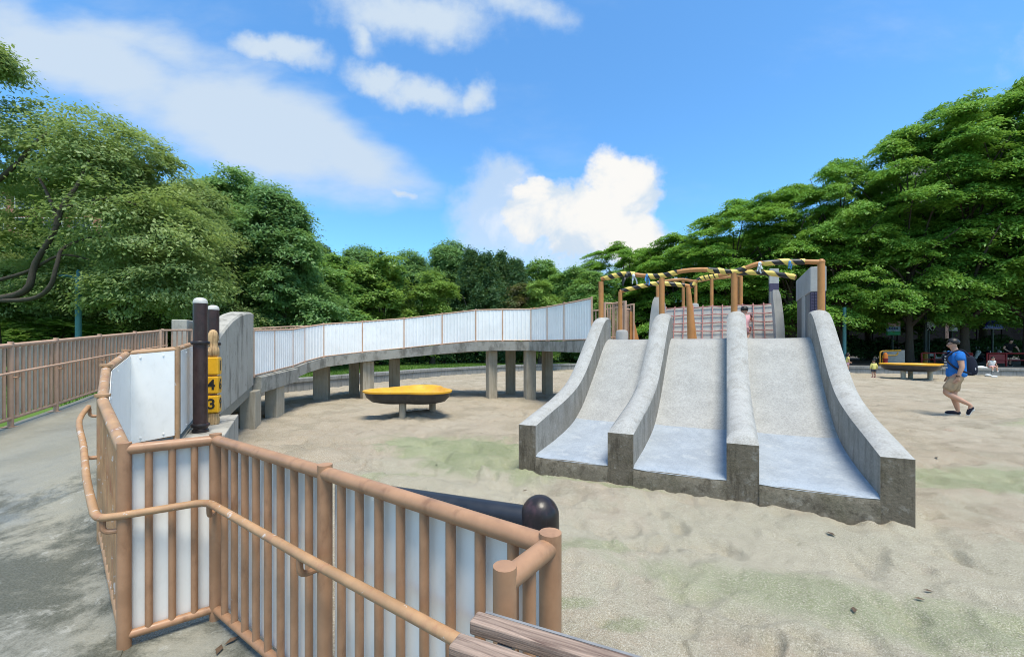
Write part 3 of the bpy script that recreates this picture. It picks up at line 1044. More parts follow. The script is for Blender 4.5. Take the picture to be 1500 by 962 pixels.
def panel_corr(pm, a, b, nn, z0, z1, pitch=0.105, depth=0.009):
    """corrugated sheet between a and b (ribs vertical), thin but closed"""
    up = Vector((0, 0, 1))
    L = (b - a).length
    k = max(3, int(L / pitch))
    prof = []
    for i in range(k):
        for (u, o_) in ((0.0, 0.0), (0.62, 0.0), (0.72, depth), (0.90, depth)):
            prof.append(((i + u) / k, o_))
    prof.append((1.0, 0.0))
    vs, fs = [], []
    for u, o_ in prof:
        p = a.lerp(b, u) + nn * o_
        vs += [p + up * z0, p + up * z1]
    for i in range(len(prof) - 1):
        fs.append((2 * i, 2 * i + 2, 2 * i + 3, 2 * i + 1))
    o0 = len(vs)
    vs2 = [Vector(v) - nn * 0.006 for v in vs]
    fs2 = [tuple(j + o0 for j in f[::-1]) for f in fs]
    fs3 = [(2 * i + 1, 2 * i + 3, o0 + 2 * i + 3, o0 + 2 * i + 1) for i in range(len(prof) - 1)]
    pm.add(vs + vs2, fs + fs2 + fs3)


# near railing in front of the camera: A corner, C corner, M post, end post, return post
NR = [(-1.95, 2.06, 0), (-1.65, 2.28, 0), (-0.765, 1.675, 0), (0.099, 1.057, 0)]
near_rail = railing('railing', 'tan steel railing with round balusters and white backing panels round the ramp landing', 'railing', NR, 1.018, 0.118, M['rail'], +1,
                    panel=(0.062, 0.975), panel_mat=M['panel'], post_top=0.008, mid=None, bottom=0.055, foot=False, n=14)
# short return towards the walk
rp = Vector((-0.016, 0.905, 0))
stick('post', rp - Vector((0, 0, 0.02)), rp + Vector((0, 0, 1.02)), 0.0265, M['rail'], near_rail, 16)
stick('top_rail', Vector(NR[3]) + Vector((0, 0, 0.991)), rp + Vector((0, 0, 0.985)), 0.026, M['rail'], near_rail, 16)
stick('bottom_rail', Vector(NR[3]) + Vector((0, 0, 0.055)), rp + Vector((0, 0, 0.055)), 0.022, M['rail'], near_rail, 12)
pm_ = Vector(NR[3]).lerp(rp, 0.5)
stick('baluster', pm_ + Vector((0, 0, 0.055)), pm_ + Vector((0, 0, 0.98)), 0.0165, M['rail'], near_rail, 14)
# lower handrail: along the ramp side, round corner A, past corner C and on beside the landing
hp = [(-3.62, 3.50, 1.00), (-2.97, 2.80, 0.83), (-2.02, 2.005, 0.665), (-1.61, 2.165, 0.690), (-0.80, 1.585, 0.690), (0.02, 1.02, 0.690)]
hm = MB()
hpc = smooth_path([hp[0], (-3.36, 3.18, 0.935), (-2.93, 2.80, 0.835), (-2.46, 2.37, 0.738), (-2.09, 2.05, 0.675)], 5)
hm.tube(hpc[:-1] + round_corner([hpc[-1], Vector(hp[2])] + [Vector(p) for p in hp[3:]], 0.075, 6), 0.0185, 14)
part('handrail', hm, M['rail_worn'], near_rail)
for (a, e) in (((-1.65, 2.28, 0.61), (-1.60, 2.165, 0.69)), ((-0.765, 1.685, 0.61), (-0.83, 1.602, 0.69)), ((-1.95, 2.06, 0.59), (-2.02, 2.02, 0.665)),
               ((-2.86, 2.86, 0.745), (-2.92, 2.80, 0.83)), ((-3.51, 3.54, 0.92), (-3.60, 3.49, 0.99)), ((0.098, 1.093, .61), (0.0, 1.03, .69))):
    a, e = Vector(a), Vector(e)
    bm_ = MB()
    bm_.tube(round_corner([a, Vector((e.x, e.y, a.z)), e], 0.035, 5), 0.013, 10)
    part('bracket', bm_, M['rail'], near_rail)

IN_ = [RAMP[i][0] for i in (1, 2, 3, 4, 5, 6)]
IN_ = [(-1.95, 2.06, 0.0), (-2.86, 2.86, 0.15), (-3.51, 3.54, 0.33), (-3.97, 4.22, 0.455), (-3.66, 4.47, 0.50), (-4.24, 5.48, 0.58)]
inner = railing('railing', 'tan railing with flaking top tube and white sheet panels curving up the ramp inner edge', 'railing', IN_, 1.018, 0.105, M['rail_worn'], -1,
                panel=(0.06, 0.975), panel_mat=M['panel'], collars=(1, 2, 3), skip_first=True, bottom=0.07, rail_r=0.030, foot=False)
OUT = [(-5.72, 3.9, 0.385), (-6.02, 4.45, 0.44), (-6.34, 5.18, 0.505), (-6.68, 6.0, 0.575), (-7.20, 7.15, 0.67), (-7.60, 8.25, 0.765), (-7.93, 9.3, 0.865)]
outer = railing('railing', 'tan railing of close balusters with pale backing panels on the ramp side facing the lawn', 'railing', OUT, 1.06, 0.115, M['rail_pink'], +1,
                panel=(0.13, 1.0), panel_mat=M['panel_pink'], mid=(0.085, 0.70, 0.016, 0.010), bottom=0.11, rail_r=0.028, post_top=0.02, bal_r=0.0185, n=10)

# ------------------------------------------------------------------ footbridge
NE = [(-5.24, 8.3, 0.92), (-5.40, 9.3, 0.97), (-5.52, 10.3, 1.03), (-5.55, 10.95, 1.12), (-5.36, 11.65, 1.24), (-4.55, 12.45, 1.36), (-3.36, 12.75, 1.48), (-2.13, 12.5, 1.60),
      (-1.08, 12.2, 1.69), (-0.28, 12.1, 1.70), (0.56, 12.0, 1.70), (0.97, 11.25, 1.69), (1.32, 10.35, 1.68), (1.78, 9.15, 1.67)]
NEv = [Vector(p) for p in NE]


def offset_line(pts, dist):
    out = []
    for i, p in enumerate(pts):
        d1 = (pts[i] - pts[i - 1]) if i else (pts[1] - pts[0])
        d2 = (pts[i + 1] - pts[i]) if i < len(pts) - 1 else d1
        dd = (d1.normalized() + d2.normalized())
        dd.z = 0
        dd.normalize()
        nl = Vector((-dd.y, dd.x, 0))
        out.append(p + nl * dist)
    return out


bridge = thing('footbridge', (-4.5, 12.5, 0), 'curving concrete footbridge deck on square piers leading up to the slide', 'bridge')
# thin corrections so that the far edge does not fold in the tight inner bend
near_e = offset_line(NEv, -0.10)
far_e = [Vector(p) for p in [(-7.25, 8.3, 0.92), (-7.40, 9.3, 0.97), (-7.5, 10.4, 1.03), (-7.4, 11.6, 1.12), (-6.9, 12.9, 1.24), (-5.6, 14.2, 1.36), (-3.6, 14.7, 1.48), (-1.9, 14.45, 1.60),
                             (-0.8, 14.15, 1.69), (0.1, 14.05, 1.70), (1.3, 13.9, 1.70), (2.35, 12.9, 1.69), (2.95, 11.6, 1.68), (3.2, 10.4, 1.67)]]
mb = MB()
for i in range(len(near_e) - 1):
    a, b, c, e = near_e[i], near_e[i + 1], far_e[i + 1], far_e[i]
    dn = Vector((0, 0, -0.27))
    mb.add([a, b, c, e, a + dn, b + dn, c + dn, e + dn], [(0, 1, 2, 3), (7, 6, 5, 4), (0, 4, 5, 1), (2, 6, 7, 3)])
mb.add([near_e[0], far_e[0], far_e[0] + dn, near_e[0] + dn], [(0, 1, 2, 3)])
mb.add([near_e[-1], far_e[-1], far_e[-1] + dn, near_e[-1] + dn], [(3, 2, 1, 0)])
part('deck', mb, M['conc'], bridge, smooth=0)
# step in the deck edge of the lower bridge bay
mb = MB()
a, b = near_e[0] + Vector((0, 0, -0.005)), near_e[2] + Vector((0, 0, -0.03))
dd, nl = seg_frame(a, b)
mb.hexa([a - nl * 0.05 - Vector((0, 0, 0.33)), b - nl * 0.05 - Vector((0, 0, 0.33)), b + nl * 0.2 - Vector((0, 0, 0.33)), a + nl * 0.2 - Vector((0, 0, 0.33))],
        [a - nl * 0.05, b - nl * 0.05, b + nl * 0.2, a + nl * 0.2])
part('edge_beam', mb, M['conc'], bridge, smooth=0, bevel=0.012)
for (x, y, w1, w2, top, rot) in [(-5.20, 8.15, 0.27, 0.42, 0.66, 0.30), (-5.44, 9.40, 0.25, 0.50, 0.68, 0.20), (-5.83, 12.55, 0.42, 0.34, 1.01, 0.2), (-4.50, 12.72, 0.34, 0.34, 1.10, 0.62),
                                 (-5.38, 13.95, 0.30, 0.30, 1.08, 0.5), (-4.05, 14.1, 0.36, 0.34, 1.15, 0.3), (-0.62, 12.42, 0.27, 0.30, 1.425, 0.42), (0.53, 12.22, 0.30, 0.30, 1.435, 0.30),
                                 (-0.05, 13.75, 0.26, 0.30, 1.435, 0.35), (1.17, 13.6, 0.28, 0.30, 1.435, 0.35), (2.3, 10.9, .3, .3, 1.42, .3)]:
    mb = MB()
    mb.box((x, y, (top - 0.3) / 2), (w1, w2, top + 0.3), rot)
    part('pier', mb, M['conc_pier'], bridge, smooth=0, bevel=0.015)
# striped warning plate on the deck edge
mb = MB()
pA, pB = P(488, 530, 12.15), P(503, 530, 12.35)
nrm = Vector((0.35, -1, 0)).normalized()
for i in range(6):
    a, b = pA.lerp(pB, i / 6), pA.lerp(pB, (i + 1) / 6)
    sh = Vector(((pB - pA) * 0.10))
    z0, z1 = Vector((0, 0, -0.10)), Vector((0, 0, 0.0))
    mb.hexa([a + z0 - sh, b + z0 - sh, b + z0 - sh - nrm * 0.01, a + z0 - sh - nrm * 0.01], [a + z1 + sh, b + z1 + sh, b + z1 + sh - nrm * 0.01, a + z1 + sh - nrm * 0.01], i % 2)
part('warning_plate', mb, [M['orange'], M['dome_white']], bridge, smooth=0)

brail = railing('railing', 'bridge railing facing the sand, clad with white corrugated sheet panels', 'railing', NE, 0.965, 0.12, M['rail_pink'], -1,
                panel=(0.035, 0.93), panel_mat=M['corrugated'], rail_r=0.021, post_r=0.022, bottom=0.03, corr=True, bal=False, foot=True, n=8, post_top=0.02, post_mat=M['rail_pink'], panel_off=0.004)
FE = offset_line(far_e, -0.12)
brail2 = railing('railing', 'open tan railing on the far side of the bridge facing the trees', 'railing', FE, 0.965, 0.16, M['rail_pink'], +1, rail_r=0.021, post_r=0.024, bottom=0.08, bal=True, foot=True, n=6)
# wider gate post between the two panel runs
p = NEv[10]
stick('post', p + Vector((0.08, -0.05, 0)), p + Vector((0.08, -0.05, 0.99)), 0.03, M['pipe'], brail, 10)

# ------------------------------------------------------------------ fin wall beside the ramp
fa, fb = Vector((-4.30, 5.98, 0)), Vector((-5.20, 8.22, 0))
dd, nl = seg_frame(fa, fb)
L = (fb - fa).length
topc = [(0, 1.62), (0.06, 1.70), (0.18, 1.82), (0.35, 1.97), (0.55, 2.09), (0.75, 2.17), (0.9, 2.205), (1.0, 2.20)]
mb = MB()
vs, fs = [], []
K = 24
for i in range(K + 1):
    u = i / K
    c = fa.lerp(fb, u)
    zt = interp(topc, u)
    zb = 0.52 + 0.25 * u
    for o_, z_ in ((-0.01, zb), (-0.01, zt - 0.03), (0.015, zt), (0.25, zt), (0.275, zt - 0.03), (0.275, zb)):
        vs.append((c.x + nl.x * o_, c.y + nl.y * o_, z_))
for i in range(K):
    for k in range(6):
        a, b = i * 6 + k, i * 6 + (k + 1) % 6
        fs.append((a, b, b + 6, a + 6))
fs += [tuple(range(6)), tuple(range(K * 6 + 5, K * 6 - 1, -1))]
mb.add(vs, [f[::-1] for f in fs])
fin = part('fin_wall', mb, M['conc_fin'], smooth=30)
tag(fin, 'stained concrete fin wall with a curved top beside the number drums', 'wall')
# blocks at the head of the outer railing
for (x, y, w1, w2, h_, rot, lab) in [(-7.72, 9.62, 0.30, 0.42, 2.16, 0.30, 'dark stained concrete gate pillar at the end of the lawn side railing'),
                                     (-7.30, 9.75, 0.36, 0.36, 2.18, 0.30, 'pale concrete gate pillar between the dark pillar and the number drum posts')]:
    mb = MB()
    mb.box((x, y, h_ / 2 + 0.05), (w1, w2, h_ - 0.1), rot)
    o_ = part('gate_pillar', mb, M['conc_fin'] if h_ < 2.17 else M['conc_light'], smooth=0, bevel=0.02)
    tag(o_, lab, 'pillar')
# ------------------------------------------------------------------ triple slide
S0 = Vector((0.084, 5.06, 0))
SU = Vector((0.901, -0.4335, 0))
SV = Vector((0.465, 0.886, 0))


def sp(s_, t_, z_):
    return S0 + SU * s_ + SV * t_ + Vector((0, 0, z_))


LANE = [(0, .178), (.015, .198), (.04, .208), (.3, .225), (.6, .25), (1.0, .30), (1.3, .355), (1.5, .41), (1.8, .55), (2.2, .82), (2.6, 1.13), (3.0, 1.45), (3.2, 1.59), (3.35, 1.655), (3.5, 1.67), (3.62, 1.67)]
WALL = [(0, .56), (.5, .655), (1.0, .745), (1.5, .87), (1.8, .99), (2.2, 1.25), (2.6, 1.57), (3.0, 1.89), (3.2, 2.02), (3.35, 2.07), (3.5, 2.08), (3.62, 2.06)]


def smooth_tab(tab, x):
    # average of the table round x, so that the profile has no kinks
    return sum(interp(tab, min(max(x + k, tab[0][0]), tab[-1][0])) for k in (-.14, -.07, 0, .07, .14)) / 5 if .15 < x < tab[-1][0] - .15 else interp(tab, x)


slide = thing('triple_slide', (1.7, 4.2, 0), 'wide pale concrete slide with three chutes between thick rounded side walls', 'slide')
walls_s = [(0.0, 0.225), (1.095, 1.375), (2.275, 2.555), (3.46, 3.69)]
lanes_s = [(0.225, 1.095), (1.375, 2.275), (2.555, 3.46)]
TS = [i * 3.62 / 44 for i in range(45)]
for wi, (s0, s1) in enumerate(walls_s):
    mb = MB()
    prof_n = 9
    vs, fs, ms = [], [], []
    crown0 = 0.075 if wi in (1, 2) else 0.045
    for t_ in TS:
        w = smooth_tab(WALL, t_)
        crown = crown0 * min(1.0, t_ / 0.14) ** 0.6
        sec = [sp(s0, t_, -0.3), sp(s0, t_, w - 0.02)]
        for k in range(prof_n):
            u = k / (prof_n - 1)
            sec.append(sp(s0 + (s1 - s0) * u, t_, w + crown * math.sin(math.pi * min(max(u, 0.0), 1.0)) ** 0.7))
        sec += [sp(s1, t_, w - 0.02), sp(s1, t_, -0.3)]
        vs += sec
    c_ = prof_n + 4
    for i in range(len(TS) - 1):
        for k in range(c_ - 1):
            fs.append((i * c_ + k, (i + 1) * c_ + k, (i + 1) * c_ + k + 1, i * c_ + k + 1))
            ms.append(1 if 2 <= k < c_ - 3 else 0)
    fs.append(tuple(range(c_ - 1, -1, -1))[::-1])
    ms.append(2)
    fs.append(tuple(range((len(TS) - 1) * c_ + c_ - 1, (len(TS) - 1) * c_ - 1, -1)))
    ms.append(0)
    mb.v, mb.f, mb.m = [tuple(v) for v in vs], fs, ms
    part('side_wall', mb, [M['slide_wall'], M['slide_cap'], M['slide_end']], slide, smooth=45)
for (s0, s1) in lanes_s:
    for nm, ta, tb, mt in (('run_out', 0.0, 1.5, M['runout']), ('chute', 1.5, 3.62, M['chute'])):
        mb = MB()
        vs, fs = [], []
        K = 24
        cols = 7
        for i in range(K + 1):
            t_ = ta + (tb - ta) * i / K
            z = smooth_tab(LANE, t_) if t_ > 0.2 else interp(LANE, t_)
            for k in range(cols):
                u = k / (cols - 1)
                rr = 0.012 * (2 * u - 1) ** 4
                lz = 0.004 * mnoise.noise(Vector((s0 + u, t_ * 1.3, 0)) * 2.5)
                vs.append(sp(s0 - 0.002 + (s1 - s0 + 0.004) * u, t_, z + rr + (lz if t_ > 0.1 else 0)))
        for i in range(K):
            for k in range(cols - 1):
                fs.append((i * cols + k, i * cols + k + 1, (i + 1) * cols + k + 1, (i + 1) * cols + k))
        mb.add(vs, fs)
        part(nm, mb, mt, slide, smooth=60)
    # lip under the run-out
    mb = MB()
    nseg = 14
    prof = [(0.03, 0.188), (0.008, 0.186), (-0.001, 0.170), (-0.004, 0.11), (-0.009, 0.08), (-0.012, -0.3)]
    vs, fs = [], []
    for k in range(nseg + 1):
        a = s0 + (s1 - s0) * k / nseg
        wob = 0.006 * mnoise.noise(Vector((a * 3.1, 0.3, 0.7)))
        for (t_, z_) in prof:
            vs.append(sp(a, t_ + wob, z_ + wob * 0.6))
    c_ = len(prof)
    for k in range(nseg):
        for j in range(c_ - 1):
            fs.append((k * c_ + j, k * c_ + j + 1, (k + 1) * c_ + j + 1, (k + 1) * c_ + j))
    mb.add(vs, fs)
    part('lip', mb, M['slide_base'], slide, smooth=50)

# upper platform with its support wall
plat = thing('slide_platform', sp(1.8, 4.6, 0), 'raised concrete platform at the top of the slide', 'platform')
mb = MB()
mb.hexa([sp(-0.15, 3.62, 1.40), sp(3.85, 3.62, 1.40), sp(3.85, 6.6, 1.40), sp(-0.15, 6.6, 1.40)], [sp(-0.15, 3.62, 1.668), sp(3.85, 3.62, 1.668), sp(3.85, 6.6, 1.668), sp(-0.15, 6.6, 1.668)])
part('deck', mb, M['conc_light'], plat, smooth=0)
mb = MB()
mb.hexa([sp(0.1, 3.7, -0.3), sp(3.6, 3.7, -0.3), sp(3.6, 6.4, -0.3), sp(0.1, 6.4, -0.3)], [sp(0.1, 3.7, 1.41), sp(3.6, 3.7, 1.41), sp(3.6, 6.4, 1.41), sp(0.1, 6.4, 1.41)])
part('base', mb, M['conc'], plat, smooth=0)

# climbing wall with rope net
nw = thing('net_wall', sp(2.1, 5.8, 1.67), 'pale sloping climbing wall at the back of the slide platform', 'climbing wall')
mb = MB()
a0, a1 = 0.95, 3.22
mb.hexa([sp(a0, 5.65, 1.66), sp(a1, 5.65, 1.66), sp(a1, 6.25, 1.66), sp(a0, 6.25, 1.66)], [sp(a0, 5.98, 2.46), sp(a1, 5.98, 2.46), sp(a1, 6.25, 2.46), sp(a0, 6.25, 2.46)])
part('slope', mb, M['conc_light'], nw, smooth=0, bevel=0.02)
mb = MB()
mb.hexa([sp(0.98, 6.25, 1.2), sp(3.2, 6.25, 1.2), sp(3.2, 8.2, 1.2), sp(0.98, 8.2, 1.2)], [sp(0.98, 6.25, 2.42), sp(3.2, 6.25, 2.42), sp(3.2, 8.2, 2.42), sp(0.98, 8.2, 2.42)])
part('upper_deck', mb, M['conc_light'], nw, smooth=0)
mb = MB()
mb.hexa([sp(1.2, 6.6, -.3), sp(3.1, 6.6, -.3), sp(3.1, 8, -.3), sp(1.2, 8, -.3)], [sp(1.2, 6.6, 1.21), sp(3.1, 6.6, 1.21), sp(3.1, 8, 1.21), sp(1.2, 8, 1.21)])
part('base', mb, M['conc'], nw, smooth=0)
net = thing('rope_net', sp(2.1, 5.6, 1.68), 'dull red rope climbing net stretched over the pale sloping wall', 'rope net')
nv, nh = 12, 5


def net_pt(i, j):
    s_ = a0 + 0.02 + (a1 - a0 - 0.04) * i / (nv - 1)
    w = j / (nh - 1)
    return sp(s_, 5.65 + 0.33 * w - 0.045, 1.70 + 0.76 * w + 0.012 * math.sin(i * 2.1 + j))


for i in range(nv):
    mb = MB()
    mb.tube([net_pt(i, j) for j in range(nh)] + [sp(a0 + 0.02 + (a1 - a0 - 0.04) * i / (nv - 1), 5.99, 2.50)], 0.0125, 6)
    part('vertical_rope', mb, M['rope'], net)
for j in range(nh):
    mb = MB()
    mb.tube([net_pt(i, j) for i in range(nv)], 0.0125, 6)
    part('horizontal_rope', mb, M['rope'], net)

# pale fins and tiled wing wall on the platform
def fin_block(name, label, pts_bottom, pts_top, mat, cat='fin', bev=0.03):
    mb = MB()
    mb.hexa(pts_bottom, pts_top)
    o_ = part(name, mb, mat, smooth=0, bevel=bev)
    return tag(o_, label, cat)


def quad(px0, px1, py, Y, depth):
    a, b = P(px0, py, Y), P(px1, py, Y)
    dv = SV * depth
    return [a, b, b + dv, a + dv]


def flat(q, z):
    return [Vector((p.x, p.y, z)) for p in q]


def rounded_fin(name, label, px0, px1, px0t, px1t, Y, ztop, depth, mat):
    """upright slab seen edge-on with a rounded, tapering head"""
    mb = MB()
    lv = []
    K = 10
    for k in range(K + 1):
        u = k / K
        z = 1.66 + (ztop - 1.66) * u
        sh = 1.0 if u < 0.8 else math.sqrt(max(0.0, 1 - ((u - 0.8) / 0.2) ** 2)) * 0.30 + 0.70
        xa = (px0 + (px0t - px0) * u ** 1.6 - 750) / F * Y
        xb = (px1 + (px1t - px1) * u ** 1.6 - 750) / F * Y
        mx = (xa + xb) / 2
        xa, xb = mx + (xa - mx) * sh, mx + (xb - mx) * sh
        dv = SV * depth
        dsh = SV * (0.0 if u < .5 else (u - .5) * depth * 0.2)
        lv += [Vector((xa, Y, z)) + dsh, Vector((xb, Y, z)) + dsh, Vector((xb, Y, z)) + dv - dsh, Vector((xa, Y, z)) + dv - dsh]
    fs = [(3, 2, 1, 0), (K * 4, K * 4 + 1, K * 4 + 2, K * 4 + 3)]
    for k in range(K):
        for j in range(4):
            a, b = k * 4 + j, k * 4 + (j + 1) % 4
            fs.append((a, b, b + 4, a + 4))
    mb.add(lv, fs)
    return tag(part(name, mb, mat, smooth=40), label, 'concrete fin')


rounded_fin('concrete_fin', 'rounded pale concrete fin at the net wall end nearest the bridge', 950, 972, 956, 970, 9.0, 2.63, 0.55, M['conc_light'])
rounded_fin('concrete_fin', 'slender pale concrete fin between the rope net and the tiled wing wall', 1137, 1150, 1131, 1143, 8.1, 2.66, 0.5, M['conc_light'])
bl = thing('concrete_stub', P(911, 496, 8.9), 'small rounded concrete stub at the foot of an orange pipe post', 'concrete block')
mb = MB()
c_ = P(911, 496, 8.9)
mb.lathe([(0.135, 0), (0.135, 0.17), (0.12, 0.215), (0.08, 0.235)], (c_.x, c_.y, 1.66), 12)
part('stub', mb, M['conc_light'], bl)

wing = thing('wing_wall', sp(3.6, 4.0, 1.67), 'tall concrete wing wall with dark purple mosaic at the right of the slide', 'wall')


def wing_box(nm, s0, s1, t0, t1, z0, z1, mt, bev=0.0):
    mb = MB()
    mb.hexa([sp(s0, t0, z0), sp(s1, t0, z0), sp(s1, t1, z0), sp(s0, t1, z0)], [sp(s0, t0, z1), sp(s1, t0, z1), sp(s1, t1, z1), sp(s0, t1, z1)])
    return part(nm, mb, mt, wing, smooth=0, bevel=bev)


wing_box('upper_slab', 3.55, 3.78, 4.0, 5.65, 2.47, 2.90, M['conc_light'], 0.012)
wing_box('tiled_end', 3.56, 3.77, 4.01, 4.10, 1.66, 2.47, M['tile'])
wing_box('dark_leaf', 3.565, 3.765, 4.10, 4.55, 1.66, 2.47, M['stone_dark'])
wing_box('pale_leaf', 3.555, 3.775, 4.55, 4.95, 1.66, 2.47, M['conc_light'])
wing_box('dark_leaf', 3.565, 3.765, 4.95, 5.60, 1.66, 2.47, M['stone_dark'])
tsz = 0.05
tile_me = None
for i in range(4):                               # mosaic tiles on the end face
    for j in range(12):
        c = sp(3.585 + i * 0.0525, 4.008, 2.44 - j * 0.052)
        mb = MB()
        if tile_me is None:
            mb.box((0, 0, 0), (0.045, 0.012, 0.045))
            tile_me = mb.mesh('tile', M['tile'], 0)
        rotm = Matrix.Translation(c) @ Matrix.Rotation(math.atan2(SU.y, SU.x), 4, 'Z')
        link('tile', tile_me, wing, rotm)
pil = thing('tiled_pillar', P(1134, 490, 9.6), 'slim concrete pillar with a purple tile band behind the rope net', 'pillar')
c0 = quad(1127.5, 1141, 490, 9.6, 0.25)
for nm, z0, z1, mt in (('shaft', 1.3, 2.83, M['stone_dark']), ('tile_band', 2.83, 3.02, M['tile']), ('head', 3.02, 3.37, M['conc_light'])):
    mb = MB()
    mb.hexa(flat(c0, z0), flat(c0, z1))
    part(nm, mb, mt, pil, smooth=0)


# ------------------------------------------------------------------ pipe frames on the platform, wrapped with striped tape
def helix(mb, path, r, pitch, phase, frac, mi=0):
    path = [Vector(p) for p in path]
    cum = [0.0]
    for a, b in zip(path, path[1:]):
        cum.append(cum[-1] + (b - a).length)
    Ltot = cum[-1]

    def at(x):
        x = min(max(x, 0), Ltot)
        for i in range(len(path) - 1):
            if x <= cum[i + 1] or i == len(path) - 2:
                u = (x - cum[i]) / max(cum[i + 1] - cum[i], 1e-9)
                return path[i].lerp(path[i + 1], u), (path[i + 1] - path[i]).normalized()
    nper = 14
    K = int(Ltot / pitch * nper)
    vs, fs = [], []
    for k in range(K + 1):
        base = k / nper * pitch
        an = 2 * math.pi * k / nper + phase
        for e in (0.0, frac * pitch):
            p, dd = at(base + e)
            x = (Vector((0, 0, 1)) - dd * dd.z).normalized()
            y = dd.cross(x)
            vs.append(p + (x * math.cos(an) + y * math.sin(an)) * r)
    for k in range(K):
        fs.append((2 * k, 2 * k + 1, 2 * k + 3, 2 * k + 2))
    mb.add(vs, fs)


def wrap(parent, path, r, pitch=0.30, frac=0.52, seed=0):
    rw = random.Random(seed)
    for nm, mt, ph, rr, fr in (('black_wrap', 'tape_k', 0.0, r + 0.006, 1.0), ('yellow_wrap', 'tape_y', rw.uniform(0, 6), r + 0.012, frac)):
        mb = MB()
        helix(mb, path, rr, pitch, ph, fr)
        part(nm, mb, M[mt], parent)


def pipe(nm, pts, r, parent, mat=None, n=12):
    mb = MB()
    mb.tube(round_corner([Vector(p) for p in pts], 0.09, 5), r, n)
    return part(nm, mb, mat or M['pipe'], parent)


PR = 0.05
fr1 = thing('safety_rail', sp(1.2, 3.4, 2.0), 'tall orange pipe frame on the slide walls with striped tape wrapped rail', 'safety rail')
wt = 3.36
posts1 = [(880.5, 8.0), (969.5, 7.58), (1075.5, 7.03), (1203, 6.52)]
for (px, Yp) in posts1:
    b = P(px, 470, Yp)
    zt = 2.80 if px < 1150 else 2.86
    stick('post', (b.x, b.y, 1.97), (b.x, b.y, zt), PR, M['pipe'], fr1, 12)
rail1 = [(880.5, 409, 8.0), (900, 404, 7.9), (917, 401, 7.82), (945, 404, 7.7), (969.5, 404, 7.58), (1000, 397, 7.42), (1035, 395, 7.25), (1075.5, 399, 7.03), (1092, 393, 6.96), (1113, 386, 6.86), (1150, 383.5, 6.73), (1203, 384, 6.52)]
r1 = smooth_path([P(*a) for a in rail1], 4)
mb = MB()
mb.tube(r1, 0.040, 12)
part('rail', mb, M['pipe'], fr1)
e_ = P(1203, 384, 6.52)
mb = MB()
mb.ball(e_, 0.054, 12)
part('elbow', mb, M['pipe'], fr1)
wrap(fr1, r1[1:11], 0.040, 0.17, 0.5, 1)
wrap(fr1, r1[12:20], 0.040, 0.19, 0.5, 2)
wrap(fr1, r1[24:33], 0.040, 0.20, 0.5, 3)
wrap(fr1, r1[36:43], 0.040, 0.30, 0.5, 4)


def rag(parent, c, mat, size, seed, nm='rag'):
    """knotted strip of cloth or plastic with loose ends"""
    rw = random.Random(seed)
    mb = MB()
    for k in range(4):
        pts = [Vector(c)]
        dd = Vector((rw.uniform(-1, 1), rw.uniform(-.5, .5), rw.uniform(-1.0, .5))).normalized()
        for j in range(5):
            dd = (dd + Vector((rw.uniform(-.5, .5), rw.uniform(-.4, .4), -0.8))).normalized()
            pts.append(pts[-1] + dd * size * 0.3 * (0.35 + 0.5 * k / 3))
        w = size * 0.09
        sd_ = dd.cross(Vector((0.3, 1, 0.2))).normalized()
        vs, fs = [], []
        for j, p in enumerate(pts):
            ww = w * (1.2 - 0.12 * j) * (0.5 if j == 0 else 1)
            vs += [p + sd_ * ww, p - sd_ * ww, p - sd_ * ww + Vector((0, .012, 0)), p + sd_ * ww + Vector((0, .012, 0))]
        for j in range(5):
            for q in range(4):
                a, b = j * 4 + q, j * 4 + (q + 1) % 4
                fs.append((a, b, b + 4, a + 4))
        fs += [(3, 2, 1, 0), (20, 21, 22, 23)]
        mb.add(vs, fs)
    mb.ball(c, (size * .22, size * .2, size * .26), 8)
    part(nm, mb, mat, parent, smooth=60)


rag(fr1, P(918, 404, 7.78), M['tape_k'], 0.18, 1)
rag(fr1, P(928, 404, 7.72), M['rag_white'], 0.15, 2)
rag(fr1, P(948, 404, 7.66), M['rag_blue'], 0.15, 4)
rag(fr1, P(1113, 386, 6.82), M['rag_white'], 0.13, 7)
rag(fr1, P(1157, 384, 6.66), M['rag_blue'], 0.10, 8)

fr2 = thing('safety_rail', P(909, 494, 9.0), 'orange pipe frame behind the slide top with a leaning post and sagging striped rail', 'safety rail')
rail2 = [(908, 427, 9.0), (935, 420, 8.9), (965, 415, 8.8), (1003, 418, 8.65), (1014, 419, 8.6), (1024, 409, 8.55), (1045, 405, 8.4), (1080, 400, 8.15), (1112, 399, 7.9), (1142, 402, 7.65), (1166, 406, 7.45)]
r2 = smooth_path([P(*a) for a in rail2], 4)
mb = MB()
mb.tube(r2, 0.038, 12)
part('rail', mb, M['pipe'], fr2)
wrap(fr2, r2[:13], 0.038, 0.25, 0.5, 5)
wrap(fr2, r2[13:19], 0.038, 0.20, 0.55, 6)
wrap(fr2, r2[19:26], 0.038, 0.09, 0.75, 7)
wrap(fr2, r2[26:], 0.038, 0.36, 0.5, 8)
q1 = P(908.5, 427, 9.0)
stick('post', (q1.x, q1.y, 1.66), q1, 0.046, M['pipe'], fr2, 12)
ta_, tb_ = P(1008, 420, 8.62), P(1014, 494, 8.62)
mb = MB()
mb.tube([(tb_.x, tb_.y, 1.66), tb_.lerp(ta_, .5), ta_], [0.095, 0.066, 0.046], 12)
part('leaning_post', mb, M['pipe'], fr2)

